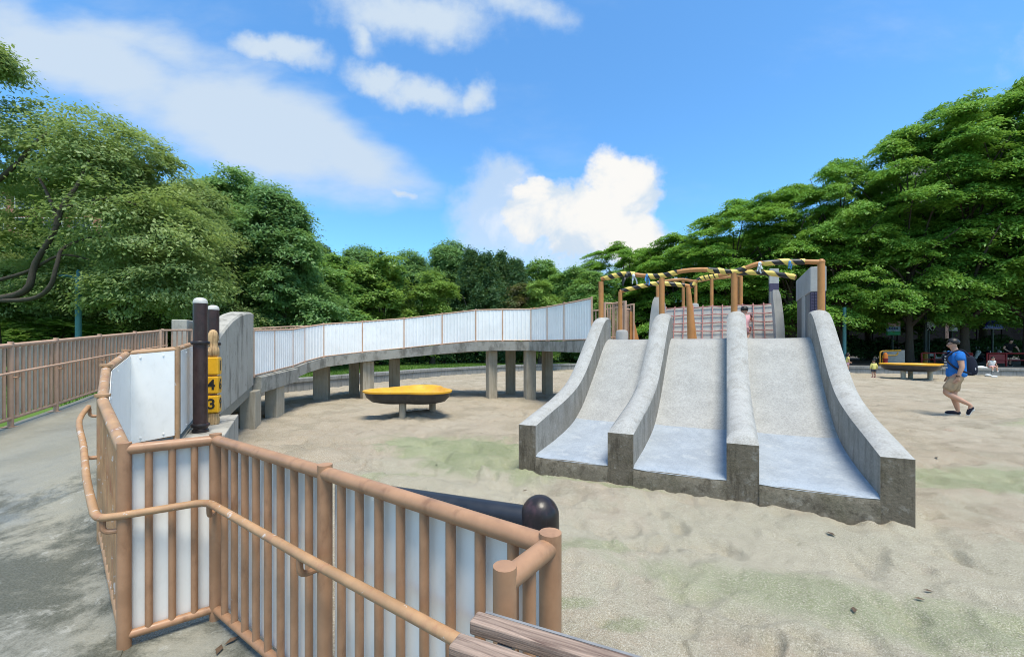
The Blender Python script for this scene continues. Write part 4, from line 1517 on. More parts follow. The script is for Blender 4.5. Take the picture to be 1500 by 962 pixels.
fr3 = thing('safety_rail', P(1019, 452, 10.6), 'thin orange pipe frame standing on the raised deck behind the rope net', 'safety rail')
for px, Yp, y0, y1 in ((963, 10.9, 413, 452), (1001, 10.7, 411, 452), (1019, 10.4, 412, 442), (1042.5, 10.3, 408, 452), (1079.5, 10.1, 405, 446), (1085.5, 10.0, 405, 446)):
    b = P(px, y0, Yp)
    stick('post', (b.x, b.y, 2.40), b, 0.04, M['pipe'], fr3, 10)
r3 = smooth_path([P(*a) for a in ((963, 413, 10.9), (988, 410, 10.75), (1001, 409.5, 10.7), (1019, 412, 10.4), (1042.5, 408, 10.3), (1079.5, 405, 10.1), (1085.5, 405, 10.0))], 3)
mb = MB()
mb.tube(r3, 0.036, 10)
part('rail', mb, M['pipe'], fr3)
stb = thing('concrete_stub', P(1017.5, 452, 10.4), 'rounded concrete stub on the raised deck under a thin pipe post', 'concrete block')
mb = MB()
c_ = P(1017.5, 452, 10.4)
mb.lathe([(0.10, 0), (0.10, 0.17), (0.085, 0.21), (0.05, 0.225)], (c_.x, c_.y, 2.415), 12)
part('stub', mb, M['conc_light'], stb)

# railings at the back left of the platform
railing('railing', 'short tan railing at the back of the slide platform between two pipe posts', 'railing', [(2.28, 10.05, 1.67), (2.50, 10.15, 1.67), (2.70, 9.75, 1.67)], 0.96, 0.10, M['rail_pink'], -1, rail_r=0.024, post_r=0.032, bottom=0.1, n=8, bal_r=0.014)
low = railing('railing', 'lower tan railing ending in a slanted orange plate beside the slide top', 'railing', [(2.80, 10.4, 1.60), (3.05, 10.55, 1.60)], 0.92, 0.07, M['rail_pink'], -1, rail_r=0.022, post_r=0.02, bottom=0.1, n=8, bal_r=0.012)
mb = MB()
a, b, c, e = P(923, 456, 10.4), P(926, 456, 10.4), P(936, 498, 10.4), P(923, 498, 10.4)
th_ = Vector((0, 0.05, 0))
mb.add([a, b, c, e, a + th_, b + th_, c + th_, e + th_], [(3, 2, 1, 0), (4, 5, 6, 7), (0, 1, 5, 4), (1, 2, 6, 5), (2, 3, 7, 6), (3, 0, 4, 7)])
part('slanted_plate', mb, M['pipe'], low, smooth=0)

# ------------------------------------------------------------------ number drums between two dark posts
base = thing('drum_plinth', (-4.05, 5.45, 0), 'low concrete plinth under the two white capped posts', 'plinth')
pa_, pb_ = Vector((-3.60, 4.62, 0)), Vector((-4.42, 6.08, 0))
dd, nl = seg_frame(pa_, pb_)
mb = MB()
wl, wr = nl * 0.16, -nl * 0.30
mb.hexa([p_ + Vector((0, 0, -0.3)) for p_ in (pa_ + wl, pa_ + wr, pb_ + wr, pb_ + wl)], [p_ + Vector((0, 0, 0.50)) for p_ in (pa_ + wl, pa_ + wr, pb_ + wr, pb_ + wl)])
part('plinth', mb, M['conc_fin'], base, smooth=0, bevel=0.012)
for (px, Yp, ytop, lab) in ((293.5, 4.9, 436, 'dark brown post with white dome cap in front of the number drums'), (312.5, 6.0, 447, 'dark brown post with white dome cap behind the number drums')):
    top = P(px, ytop, Yp)
    x, y, zt = top.x, top.y, top.z
    po = thing('capped_post', (x, y, 0.5), lab, 'post', 'white capped posts beside the number drums')
    r_ = 0.073
    mb = MB()
    mb.lathe([(r_, 0.49), (r_, zt - 0.065)], (x, y, 0), 24)
    part('shaft', mb, M['brown_post'], po, smooth=50)
    mb = MB()
    mb.lathe([(r_ * 1.02, zt - 0.07), (r_ * 1.02, zt - 0.055), (r_ * .95, zt - 0.035), (r_ * .78, zt - .014), (r_ * .45, zt - 0.002), (r_ * .1, zt)], (x, y, 0), 24)
    part('cap', mb, M['dome_white'], po, smooth=60)
    for zc in (1.565, 0.585):
        mb = MB()
        mb.lathe([(r_, -0.022), (r_ * 1.22, -0.020), (r_ * 1.32, -0.008), (r_ * 1.32, 0.008), (r_ * 1.22, 0.020), (r_, 0.022)], (x, y, zc), 24)
        part('collar', mb, M['black_post'], po, smooth=50)
    mb = MB()
    mb.lathe([(r_ * 1.15, 0.495), (r_ * 1.15, 0.53), (r_, 0.54)], (x, y, 0), 20)
    part('foot', mb, M['black_post'], po)


def text_mesh(body, size, mat, extrude=0.002):
    cu = bpy.data.curves.new('text', 'FONT')
    cu.body = body
    cu.size = size
    cu.align_x = 'CENTER'
    cu.align_y = 'CENTER'
    cu.extrude = extrude
    cu.offset = size * 0.018
    cu.resolution_u = 3
    tmp = bpy.data.objects.new('text', cu)
    me = bpy.data.meshes.new_from_object(tmp)
    bpy.data.objects.remove(tmp)
    me.materials.clear()
    me.materials.append(mat)
    return me


tx, ty = -3.94, 5.40
tot = thing('number_drums', (tx, ty, 0.5), 'stack of yellow drums with black digits and carved wooden top between dark posts', 'number toy')
mb = MB()
mb.tube([(tx, ty, 0.48), (tx, ty, 1.72)], 0.02, 10)
part('axle', mb, M['steel'], tot)
face_az = math.atan2(-ty, -tx) + R(-14)          # main face looks at the walk
hw = 0.078
for (z0, z1, body, side_body) in ((1.15, 1.385, '1', '1'), (0.905, 1.135, '4', '6'), (0.655, 0.885, '3', '9')):
    rot = Matrix.Translation((tx, ty, (z0 + z1) / 2)) @ Matrix.Rotation(face_az + R(90) + R(random.uniform(-3, 3)), 4, 'Z')
    mb = MB()
    mb.box((0, 0, 0), (hw * 2, hw * 2, z1 - z0))
    dr = part('drum', mb, M['drum'], tot, smooth=0, mtx=rot, bevel=0.018)
    for bd, tr in ((body, Matrix.Identity(4)), (side_body, Matrix.Rotation(R(90), 4, 'Z'))):
        if bd == '1' and tr == Matrix.Identity(4):
            continue
        me = text_mesh(bd, 0.185, M['digit'])
        mt_ = rot @ tr @ Matrix.Translation((0, -hw - 0.002, 0)) @ Matrix.Rotation(R(90), 4, 'X')
        link('digit', me, dr, mt_)
mb = MB()
mb.lathe([(0.070, 0.505), (0.074, 0.56), (0.066, 0.62), (0.072, 0.645)], (tx, ty, 0), 12)
part('wooden_foot', mb, M['totem'], tot)
mb = MB()
mb.lathe([(0.055, 1.395), (0.070, 1.41), (0.072, 1.47), (0.066, 1.50), (0.050, 1.535), (0.056, 1.58), (0.060, 1.65), (0.052, 1.70), (0.034, 1.735), (0.012, 1.745)], (tx, ty, 0), 14)
wt_ = part('wooden_top', mb, M['totem'], tot, smooth=60)
mb = MB()
fd = Vector((math.cos(face_az - .6), math.sin(face_az - .6), 0))
for zz, rr in ((1.455, 0.022), (1.56, .018)):
    c = Vector((tx, ty, zz)) + fd * 0.062
    mb.ball(c, (rr, rr, rr * 1.4), 8)
part('carving', mb, M['totem'], wt_)

# ------------------------------------------------------------------ sand play tables
def dish_meshes():
    N_ = 72
    lobes = lambda a: 1.0 + 0.20 * math.cos(3 * a + 0.5) + 0.02 * math.cos(2 * a)

    def loft(prof, mat, name):
        vs, fs = [], []
        for (r, z) in prof:
            for k in range(N_):
                a = 2 * math.pi * k / N_
                l = lobes(a)
                lz = 0.0
                vs.append((r * l * math.cos(a), r * l * math.sin(a), z + lz))
        for i in range(len(prof) - 1):
            for k in range(N_):
                a, b = i * N_ + k, i * N_ + (k + 1) % N_
                fs.append((a, b, b + N_, a + N_))
        fs.append(tuple(range((len(prof) - 1) * N_, len(prof) * N_)))
        m_ = MB()
        m_.add(vs, fs)
        return m_.mesh(name, mat, 50)
    under = loft([(0.815, 0.52), (0.785, 0.42), (0.70, 0.33), (0.55, 0.29), (0.20, 0.285)][::1] if True else [(0.20, 0.285), (0.55, 0.29), (0.70, 0.33), (0.785, 0.42), (0.815, 0.52)], M['dish_under'], 'under_shell')
    under.flip_normals() if False else None
    top = loft([(0.82, 0.515), (0.845, 0.53), (0.845, 0.56), (0.82, 0.568), (0.78, 0.545), (0.74, 0.475), (0.60, 0.43), (0.05, 0.42)], M['dish'], 'dish')
    lg = MB()
    lg.tube([(0, 0, -0.25), (0, 0, 0.32)], 0.072, 12)
    return under, top, lg.mesh('leg', M['conc_pier'], 50)


under_me, dish_me, leg_me = dish_meshes()
for (x, y, sc, rot, lab) in ((TABLE1[0], TABLE1[1], 1.04, R(214), 'yellow cloverleaf sand table with black underside standing by the bridge piers'),
                             (TABLE2[0], TABLE2[1], 1.32, R(20), 'yellow cloverleaf sand table on the sand near the toddler in yellow')):
    tb = thing('sand_table', (x, y, 0), lab, 'sand table', 'yellow sand tables')
    Mx = Matrix.Translation((x, y, 0.0)) @ Matrix.Rotation(rot, 4, 'Z') @ Matrix.Diagonal((sc, sc, sc, 1))
    link('under_shell', under_me, tb, Mx)
    link('dish', dish_me, tb, Mx)
    for k in range(3):
        a = 2 * math.pi * k / 3 + R(40)
        link('leg', leg_me, tb, Mx @ Matrix.Translation((0.42 * math.cos(a), 0.42 * math.sin(a), 0)))

# ------------------------------------------------------------------ black barrier outside the near railing
bar_ = thing('pipe_barrier', (0.1, 1.45, 0), 'black pipe barrier with dome topped post behind the near railing', 'barrier')
for (x, y) in ((0.100, 1.46), (-0.62, 1.735)):
    mb = MB()
    r_ = 0.068 if x > 0 else 0.052
    zs_ = 0.905 if x > 0 else 0.86
    prof = [(r_, -0.15), (r_, zs_)]
    for k in range(1, 8):
        a = math.pi / 2 * k / 8
        prof.append((r_ * math.cos(a), zs_ + r_ * 1.05 * math.sin(a)))
    prof.append((0.004, zs_ + r_ * 1.05))
    mb.lathe(prof, (x, y, 0), 28)
    part('post', mb, M['black_post'], bar_, smooth=60)
mb = MB()
mb.tube([(0.10, 1.46, 0.885), (-0.62, 1.735, 0.885)], 0.046, 18)
part('crossbar', mb, M['black_pipe'], bar_)
mb = MB()
mb.tube([(0.10, 1.46, 0.30), (-0.62, 1.735, 0.30)], 0.035, 14)
part('crossbar', mb, M['black_pipe'], bar_)

# ------------------------------------------------------------------ slatted timber rail at the photographer's right hand
tim = thing('timber_rail', (0.3, 0.4, 0), 'weathered brown timber slat rail with worn ends beside the near railing', 'timber rail')
du = Vector((0.914, -0.406, 0))
dn_ = Vector((-0.406, -0.914, 0))


def slat(start, lenv, w, h, nm='slat'):
    a = Vector(start)
    rotz = math.atan2(du.y, du.x)
    mb = MB()
    K = 10
    vs, fs = [], []
    for i in range(K + 1):
        x = lenv * i / K
        wob = 0.0012 * mnoise.noise(Vector((x * 9, w * 50, start[1] * 30)))
        for (yy, zz) in ((-w / 2, -h / 2), (w / 2, -h / 2), (w / 2, h / 2), (-w / 2, h / 2)):
            vs.append((x, yy + wob, zz + wob))
    for i in range(K):
        for k in range(4):
            p_, q_ = i * 4 + k, i * 4 + (k + 1) % 4
            fs.append((p_, q_, q_ + 4, p_ + 4))
    fs += [(3, 2, 1, 0), (K * 4, K * 4 + 1, K * 4 + 2, K * 4 + 3)]
    mb.add(vs, [f[::-1] for f in fs])
    return part(nm, mb, M['timber'], tim, smooth=0, mtx=Matrix.Translation(a) @ Matrix.Rotation(rotz, 4, 'Z'), bevel=0.004)


slat((-0.075, 0.800, 0.966), 0.75, 0.036, 0.026)
slat((-0.104, 0.735, 0.966), 0.75, 0.040, 0.028)
slat((-0.130, 0.675, 0.966), 0.75, 0.040, 0.028)
mb = MB()
mb.bar(Vector((-0.052, 0.814, 0.952)), Vector((-0.052, 0.814, 0.952)) + du * 0.70, 0.006, 0.05)
part('metal_edge', mb, M['steel'], tim, smooth=0)
mb = MB()
for f_ in (0.06, 0.62):
    c = Vector((-0.06, 0.80, 0.945)) + du * f_
    mb.bar(c, c + dn_ * 0.17, 0.03, 0.012)
part('cleat', mb, M['steel'], tim, smooth=0)
for f_ in (0.30, 0.66):
    c = Vector((-0.102, 0.735, 0)) + du * f_
    stick('support', (c.x, c.y, -0.02), (c.x, c.y, 0.952), 0.022, M['rail'], tim, 12)

# ------------------------------------------------------------------ lamps, signs and street furniture
lampb = P(115, 500, 12.3)
lamp = thing('street_lamp', (lampb.x, lampb.y, LZ), 'teal park lamp post with flat arms beside the lawn side railing', 'street lamp')
stick('pole', (lampb.x, lampb.y, LZ), (lampb.x, lampb.y, 3.62), 0.075, M['teal'], lamp, 14)
mb = MB()
mb.lathe([(0.11, LZ), (0.11, LZ + 0.06), (0.075, LZ + 0.30), (0.065, LZ + 0.34)], (lampb.x, lampb.y, 0), 16)
part('foot', mb, M['teal'], lamp)
mb = MB()
for s_ in (-1, 1):
    mb.bar((lampb.x, lampb.y, 3.60), (lampb.x + s_ * 0.42, lampb.y + 0.05, 3.67), 0.05, 0.03)
part('arm', mb, M['teal'], lamp, smooth=0)
for s_ in (-1, 1):
    mb = MB()
    mb.lathe([(0.03, 0.02), (0.15, -0.02), (0.16, -0.045), (0.08, -0.08)][::-1], (lampb.x + s_ * 0.42, lampb.y + 0.05, 3.70), 16)
    part('lamp_head', mb, M['teal'], lamp)
mb = MB()
mb.lathe([(0.05, 3.61), (0.05, 3.80), (0.025, 3.86)], (lampb.x, lampb.y, 0), 12)
part('finial', mb, M['teal'], lamp)

tp = P(1237, 510, 27.0)
lamp2 = thing('lamp_post', (tp.x, tp.y, LZ), 'slim teal pole under the layered trees beside the standing girl', 'lamp post')
stick('pole', (tp.x, tp.y, LZ), (tp.x, tp.y, 4.2), 0.10, M['teal'], lamp2, 12)
mb = MB()
mb.lathe([(0.16, LZ), (0.16, LZ + .1), (0.11, LZ + .4)], (tp.x, tp.y, 0), 12)
part('foot', mb, M['teal'], lamp2)
tp = P(1355.5, 510, 30.0)
lamp3 = thing('lamp_post', (tp.x, tp.y, LZ), 'dark green pole with yellow wrapped foot behind the sand table', 'lamp post')
stick('pole', (tp.x, tp.y, LZ), (tp.x, tp.y, 5.5), 0.10, M['darkpole'], lamp3, 12)
mb = MB()
mb.lathe([(0.15, LZ), (0.15, LZ + 0.85), (0.12, LZ + .9)], (tp.x, tp.y, 0), 12)
part('sleeve', mb, M['yellow'], lamp3)

# board with yellow loop rail and red hydrant behind the kerb
bd = P(1309, 520, 26.5)
brd = thing('notice_board', (bd.x, bd.y, LZ), 'plain grey notice board standing behind the seat wall', 'board')
mb = MB()
mb.box((bd.x, bd.y, 0.98), (1.25, 0.08, 0.80), R(-8))
part('panel', mb, M['grey_board'], brd, smooth=0, bevel=0.02)
for s_ in (-0.5, 0.5):
    stick('leg', (bd.x + s_, bd.y, LZ), (bd.x + s_, bd.y, 0.62), 0.05, M['grey_board'], brd, 8)
ly = P(1302, 518, 25.8)
loop = thing('loop_rail', (ly.x, ly.y, LZ), 'yellow bent tube rail in front of the grey notice board', 'tube rail')
mb = MB()
mb.tube(round_corner([(ly.x - .55, ly.y, LZ), (ly.x - .55, ly.y, 1.32), (ly.x + .75, ly.y, 1.36)], .2, 5), 0.045, 10)
part('tube', mb, M['yellow'], loop)
mb = MB()
mb.tube(round_corner([(ly.x - .38, ly.y, LZ), (ly.x - .38, ly.y, 1.05), (ly.x + .50, ly.y, 1.05), (ly.x + .58, ly.y, 1.25)], .12, 5), 0.04, 10)
part('tube', mb, M['yellow'], loop)
hy = P(1297, 520, 25.3)
hyd = thing('hydrant', (hy.x, hy.y, LZ), 'short red hydrant with an orange cap beside the yellow tube rail', 'hydrant')
mb = MB()
mb.lathe([(0.16, LZ), (0.16, LZ + .06), (0.11, LZ + .08), (0.11, LZ + .48), (0.14, LZ + .5), (0.14, LZ + .55)], (hy.x, hy.y, 0), 14)
part('barrel', mb, M['red'], hyd)
mb = MB()
mb.lathe([(0.13, LZ + .55), (0.12, LZ + .75), (0.07, LZ + .88), (0.02, LZ + .91)], (hy.x, hy.y, 0), 14)
part('cap', mb, M['orange'], hyd)

# red guard rails behind the kerb
for (px0, px1, Yp, lab) in ((1350, 1388, 27.5, 'red tube guard rail behind the sand table with yellow dish'), (1404, 1424, 26.0, 'short red guard rail just behind the walking man'), (1446, 1530, 25.5, 'red guard rail the man in black leans on')):
    a, b = P(px0, 520, Yp), P(px1, 520, Yp)
    rr = thing('guard_rail', ((a.x + b.x) / 2, Yp, LZ), lab, 'guard rail')
    stick('top_tube', (a.x, Yp, 1.18), (b.x, Yp, 1.18), 0.045, M['red'], rr, 10)
    stick('low_tube', (a.x, Yp, 0.75), (b.x, Yp, 0.75), 0.035, M['red'], rr, 10)
    kk = max(2, int((b.x - a.x) / 0.9))
    for i in range(kk + 1):
        x = a.x + (b.x - a.x) * i / kk
        stick('post', (x, Yp, LZ), (x, Yp, 1.18), 0.045, M['red'], rr, 10)
    for i in ((0, kk - 1) if px0 > 1400 else ()):
        x = a.x + (b.x - a.x) * (i + .5) / kk
        mb = MB()
        mb.box((x, Yp, 0.84), ((b.x - a.x) / kk * 0.82, 0.03, 0.55))
        part('plate', mb, M['red'], rr, smooth=0)

# litter
mb = MB()
c = P(1437, 534, 22.2)
mb.ball((c.x, c.y, 0.47), (0.22, 0.14, 0.08), 10)
mb.ball((c.x + .2, c.y, 0.45), (0.14, 0.1, 0.05), 8)
lb = part('plastic_bag', mb, M['plastic_bag'], smooth=60)
tag(lb, 'crumpled white plastic bag lying on the seat wall', 'bag')
for i, (px, py) in enumerate(((1447, 550), (1456, 551))):
    c = G(px, py)
    mb = MB()
    mb.ball((c.x, c.y, sz(c.x, c.y) + 0.045), (0.15, 0.09, 0.06), 10)
    mb.ball((c.x + .10, c.y + .02, sz(c.x, c.y) + 0.04), (0.12, 0.07, 0.045), 8)
    tag(part('shoe', mb, M['plastic_bag'], smooth=60), 'small white shoe left on the sand below the child sitting on the wall', 'shoe', 'white shoes left on the sand')
# fallen leaves on the ramp and the sand
lf = MB()
lf.add([(0, -0.05, 0), (0.022, 0, 0.006), (0, 0.05, 0), (-0.022, 0, 0.006)], [(0, 1, 2, 3)])
lf_me = lf.mesh('fallen_leaf', paint('dead_leaf', (0.10, 0.065, 0.04), 0.8, 0.3, 20), 0)
rl = random.Random(3)
for (px, py) in ((85, 683), (96, 701), (72, 722), (18, 758), (62, 797), (51, 898), (100, 745), (30, 705), (78, 840)):
    Yv = 3.0
    u = (py - HY)
    # on the floor plane z = 0 below corner A, slightly higher up the ramp
    zf = 0.0 if py > 740 else 0.10
    c = G(px, py, zf)
    o_ = link('fallen_leaf', lf_me, None, Matrix.Translation((c.x, c.y, zf + 0.03 if py <= 740 else 0.012)) @ Matrix.Rotation(rl.uniform(0, 6), 4, 'Z') @ Matrix.Scale(rl.uniform(.5, .9), 4))
    tag(o_, 'dry brown leaf lying on the stained ramp concrete', 'leaf', 'dry leaves on the ramp')
for k in range(16):
    c = (rl.uniform(-1.62, -1.15), rl.uniform(1.86, 2.16))
    if (c[0] + 1.64) * 0.58 + (c[1] - 2.30) * 0.813 > -0.03:
        continue
    o_ = link('fallen_leaf', lf_me, None, Matrix.Translation((c[0], c[1], 0.006)) @ Matrix.Rotation(rl.uniform(0, 6), 4, 'Z') @ Matrix.Scale(rl.uniform(.4, .8), 4))
    tag(o_, 'dry brown leaf in the corner of the landing under the tan railing', 'leaf', 'dry leaves in the landing corner')
for k in range(26):
    x, y = rl.uniform(-3.5, 6.5), rl.uniform(2.3, 9.0)
    if -0.2 < x < 4.5 and 2.9 < y < 9 and (Vector((x, y, 0)) - S0).dot(SV) > -0.3:
        continue
    if x < 0.4 and y < 3.4:
        continue
    o_ = link('fallen_leaf', lf_me, None, Matrix.Translation((x, y, sz(x, y) + 0.012)) @ Matrix.Rotation(rl.uniform(0, 6), 4, 'Z') @ Matrix.Scale(rl.uniform(.4, .9), 4))
    tag(o_, 'dry brown leaf lying on the sand', 'leaf', 'dry leaves on the sand')
# ------------------------------------------------------------------ vegetation
def leaf_quads(pos, nrm, axis, ln, wd):
    """rhombic leaves, slightly folded"""
    nrm = nrm / np.linalg.norm(nrm, axis=1, keepdims=True)
    ax = axis - nrm * np.sum(axis * nrm, axis=1, keepdims=True)
    ax /= np.linalg.norm(ax, axis=1, keepdims=True) + 1e-9
    bi = np.cross(nrm, ax)
    l = ln[:, None]
    w = wd[:, None]
    v = np.stack([pos - ax * l * 0.5, pos + bi * w * 0.5 + nrm * w * 0.12, pos + ax * l * 0.5, pos - bi * w * 0.5 + nrm * w * 0.12], 1)
    return v.reshape(-1, 3)


def leaves_mesh(name, v, mat):
    q = np.arange(len(v)).reshape(-1, 4)
    return np_mesh(name, v, q, mat, smooth=False)


def clump_crown(rng, blobs, n_sub, n_leaf, rc, leaf, flat=0.45, up=0.9, out=0.55, rnd=0.75, droop=0.4, shell=(0.45, 1.02)):
    """blobs: (x,y,z,rx,ry,rz) -> leaf vertices gathered in small clumps near each blob's surface"""
    V = []
    for (cx, cy, cz, rx, ry, rz) in blobs:
        k = n_sub
        dr = rng.normal(size=(k, 3))
        dr[:, 2] = dr[:, 2] * 0.9 + 0.15
        dr /= np.linalg.norm(dr, axis=1, keepdims=True)
        rad_ = rng.uniform(shell[0], shell[1], size=(k, 1)) ** 0.7
        cc = np.array([cx, cy, cz]) + dr * rad_ * np.array([rx, ry, rz])
        rcs = rc * rng.uniform(0.6, 1.35, size=(k, 1))
        idx = np.repeat(np.arange(k), n_leaf)
        p = cc[idx] + rng.normal(size=(k * n_leaf, 3)) * rcs[idx] * np.array([0.55, 0.55, 0.55 * flat])
        hd = dr[idx].copy()
        hd[:, 2] = 0
        p[:, 2] -= 0.45 * np.sum((p - cc[idx]) * hd, axis=1)
        nn = dr[idx] * out + np.array([0, 0, up]) + rng.normal(size=p.shape) * rnd * 0.5
        ax = dr[idx] * 0.5 + rng.normal(size=p.shape) * 0.8 + np.array([0, 0, -droop])
        ln = leaf * rng.uniform(0.6, 1.3, size=len(p))
        V.append(leaf_quads(p, nn, ax, ln, ln * rng.uniform(0.38, 0.52, size=len(p))))
    return np.concatenate(V)


def pad_crown(rng, H, Rr_, n_lobes, n_leaf, leaf, z0=0.12):
    """layered sprays gathered on big drooping boughs, as on the trees at the right"""
    V = []
    for k in range(n_lobes):
        u = (k + rng.uniform(0, 1)) / n_lobes
        z = H * (z0 + 0.06 + (0.88 - z0) * u)
        zz = (z / H - 0.40) / 0.60
        env = Rr_ * (math.sqrt(max(0.02, 1 - max(0, zz) ** 2.2)) if zz > 0 else 1.0 - 0.10 * (zz / (-0.35)) ** 2)
        a = 2.39996 * k + rng.uniform(-0.5, 0.5)
        r = env * rng.uniform(0.50, 0.92) if u < 0.93 else env * 0.3
        lc = np.array([r * math.cos(a), r * math.sin(a), z])
        LR = Rr_ * rng.uniform(0.24, 0.40) * (1.1 - 0.35 * u)
        npad = int(7 + 6 * LR)
        for j in range(npad):
            b = rng.uniform(0, 2 * math.pi)
            q = math.sqrt(rng.uniform(0.0, 1.0))
            off = np.array([q * LR * math.cos(b), q * LR * math.sin(b), 0])
            c = lc + off
            c[2] += LR * 0.50 * (1 - q * q) - LR * 0.16 + rng.normal() * 0.16
            oh = c.copy()
            oh[2] = 0
            ud = oh / (np.linalg.norm(oh) + 1e-6) + 0.7 * off / (np.linalg.norm(off) + 1e-6)
            ud /= np.linalg.norm(ud) + 1e-6
            pr = rng.uniform(0.40, 0.95)
            m_ = int(n_leaf * pr ** 1.5)
            loc = rng.normal(size=(m_, 2)) * pr * 0.5
            loc[:, 0] *= 1.3
            tx_ = np.array([-ud[1], ud[0], 0])
            p = c + loc[:, :1] * ud + loc[:, 1:] * tx_
            p[:, 2] += -0.24 * loc[:, 0] - 0.16 * (loc ** 2).sum(1) + rng.normal(size=m_) * 0.075
            nn = np.array([0, 0, 1.0]) + 0.30 * ud + rng.normal(size=(m_, 3)) * 0.30
            ax = ud * 0.9 + rng.normal(size=(m_, 3)) * np.array([0.7, 0.7, 0.2]) + np.array([0, 0, -0.35])
            ln = leaf * rng.uniform(0.55, 1.35, size=m_)
            V.append(leaf_quads(p, nn, ax, ln, ln * rng.uniform(0.32, 0.46, size=m_)))
    return np.concatenate(V)


def trunk_mb(H, r0, tips, rs, fork=0.35, lean=0.0, seed=1):
    """tapered trunk that divides into limbs reaching the crown clumps"""
    rw = random.Random(seed)
    mb = MB()
    top = Vector((lean, 0.1 * lean, H * 0.80))
    spine = []
    for k in range(8):
        u = k / 7
        spine.append(Vector((lean * u ** 1.5 + 0.10 * math.sin(3 * u + seed), 0.08 * math.cos(4 * u + seed), -0.3 + (top.z + 0.3) * u)))
    mb.tube(spine, [r0 * (1.35 if k == 0 else 1) * (1 - 0.85 * k / 7) for k in range(8)], 10)
    for tpt in tips:
        tpt = Vector(tpt)
        zf = min(max(tpt.z * rw.uniform(0.35, 0.75), H * fork * 0.7), H * 0.78)
        u = (zf + 0.3) / (top.z + 0.3)
        i = min(int(u * 7), 6)
        st_ = spine[i].lerp(spine[i + 1], u * 7 - i)
        mid = st_.lerp(tpt, 0.5) + Vector((rw.uniform(-.3, .3), rw.uniform(-.3, .3), rw.uniform(0.0, 0.5)))
        rr = r0 * (1 - 0.8 * u) * 0.6
        mb.tube(smooth_path([st_, mid, tpt], 3), [rr * (1 - 0.80 * k / 6) for k in range(7)], 6)
    return mb


rng = np.random.default_rng(12)
PROTO = {}


def proto_round(key, seed, mat, H, Rw, z0, leaf, n_sub, n_leaf, nb=9, bark='bark'):
    rg = np.random.default_rng(seed)
    blobs = []
    for k in range(nb):
        a = 2.4 * k + rg.uniform(-.4, .4)
        u = k / (nb - 1)
        z = z0 + (H - z0) * (0.14 + 0.74 * u)
        e = Rw * (0.66 * math.sqrt(max(0.03, 1 - (u - 0.25) ** 2 * 1.3)))
        r = e * rg.uniform(0.35, 1.0) * (1 - 0.35 * u)
        br = Rw * rg.uniform(0.40, 0.56) * (1.0 - 0.30 * u)
        blobs.append((r * math.cos(a), r * math.sin(a), z, br, br, br * rg.uniform(0.70, 0.95)))
    v = clump_crown(rg, blobs, n_sub, n_leaf, Rw * 0.15, leaf)
    cm = leaves_mesh('crown', v, mat)
    tips = [(b[0], b[1], b[2]) for b in blobs]
    tm = trunk_mb(H, 0.022 * H + 0.03, tips, None, seed=seed).mesh('trunk', M[bark], 60)
    PROTO[key] = (cm, tm, H)


def proto_pad(key, seed, H, Rw, n_pads, n_leaf, leaf, mat):
    rg = np.random.default_rng(seed)
    v = pad_crown(rg, H, Rw, n_pads, n_leaf, leaf)
    cm = leaves_mesh('crown', v, mat)
    tips = []
    for k in range(16):
        a = 2.4 * k
        z = H * (0.3 + 0.6 * k / 15)
        r = Rw * 0.75 * math.sqrt(max(0.05, 1 - ((z / H - 0.4) / 0.62) ** 2))
        tips.append((r * math.cos(a), r * math.sin(a), z))
    tm = trunk_mb(H, 0.30, tips, None, fork=0.22, seed=seed).mesh('trunk', M['bark'], 60)
    PROTO[key] = (cm, tm, H)


def proto_cone(key, seed, H, Rw, n_sub, n_leaf, leaf, mat):
    rg = np.random.default_rng(seed)
    V = []
    n_b = 150
    for k in range(n_b):
        u = (k + rg.uniform()) / n_b
        z = H * (0.06 + 0.93 * u)
        rr = Rw * (1 - u) ** 0.65 * rg.uniform(0.55, 1.0) + 0.1
        a = rg.uniform(0, 6.283)
        V.append(clump_crown(rg, [(rr * math.cos(a), rr * math.sin(a), z, 0.3, 0.3, 0.45)], n_sub, n_leaf, 0.30, leaf, flat=1.5, up=0.2, droop=-0.6))
    cm = leaves_mesh('crown', np.concatenate(V), mat)
    tips = [(Rw * .6 * math.cos(2.4 * k), Rw * .6 * math.sin(2.4 * k), H * (.2 + .05 * k)) for k in range(10)]
    tm = trunk_mb(H, 0.16, tips, None, fork=0.1, seed=seed).mesh('trunk', M['bark_pale'], 60)
    PROTO[key] = (cm, tm, H)


proto_round('soft', 21, M['leaf_left'], 10.0, 3.6, 1.6, 0.15, 60, 140)
proto_round('deep', 22, M['leaf_deep'], 10.0, 3.4, 1.2, 0.19, 56, 130, nb=11)
proto_round('mid', 23, M['leaf_mid'], 10.0, 3.8, 1.0, 0.27, 40, 95, nb=10)
proto_round('lime', 24, M['leaf_lime'], 8.0, 3.0, 0.8, 0.23, 34, 90, nb=8)
proto_round('dark', 25, M['leaf_dark'], 10.0, 3.6, 1.0, 0.28, 40, 90, nb=10)
proto_round('rust', 26, M['leaf_rust'], 7.0, 2.4, 1.5, 0.22, 26, 70, nb=7)
proto_cone('cone', 27, 10.0, 2.3, 4, 85, 0.20, M['leaf_dark'])
proto_pad('pad_a', 31, 15.0, 6.4, 34, 330, 0.24, M['leaf_right'])
proto_pad('pad_b', 32, 15.0, 6.0, 32, 330, 0.24, M['leaf_right'])


def tree(key, x, y, h, wid, rot, label, cat='tree', group=None, z=LZ, name='tree'):
    cm, tm, H = PROTO[key]
    Mx = Matrix.Translation((x, y, z)) @ Matrix.Rotation(rot, 4, 'Z') @ Matrix.Diagonal((wid, wid, h / H, 1))
    th_ = thing(name, (x, y, z), label, cat, group)
    link('crown', cm, th_, Mx)
    link('trunk', tm, th_, Mx)
    return th_


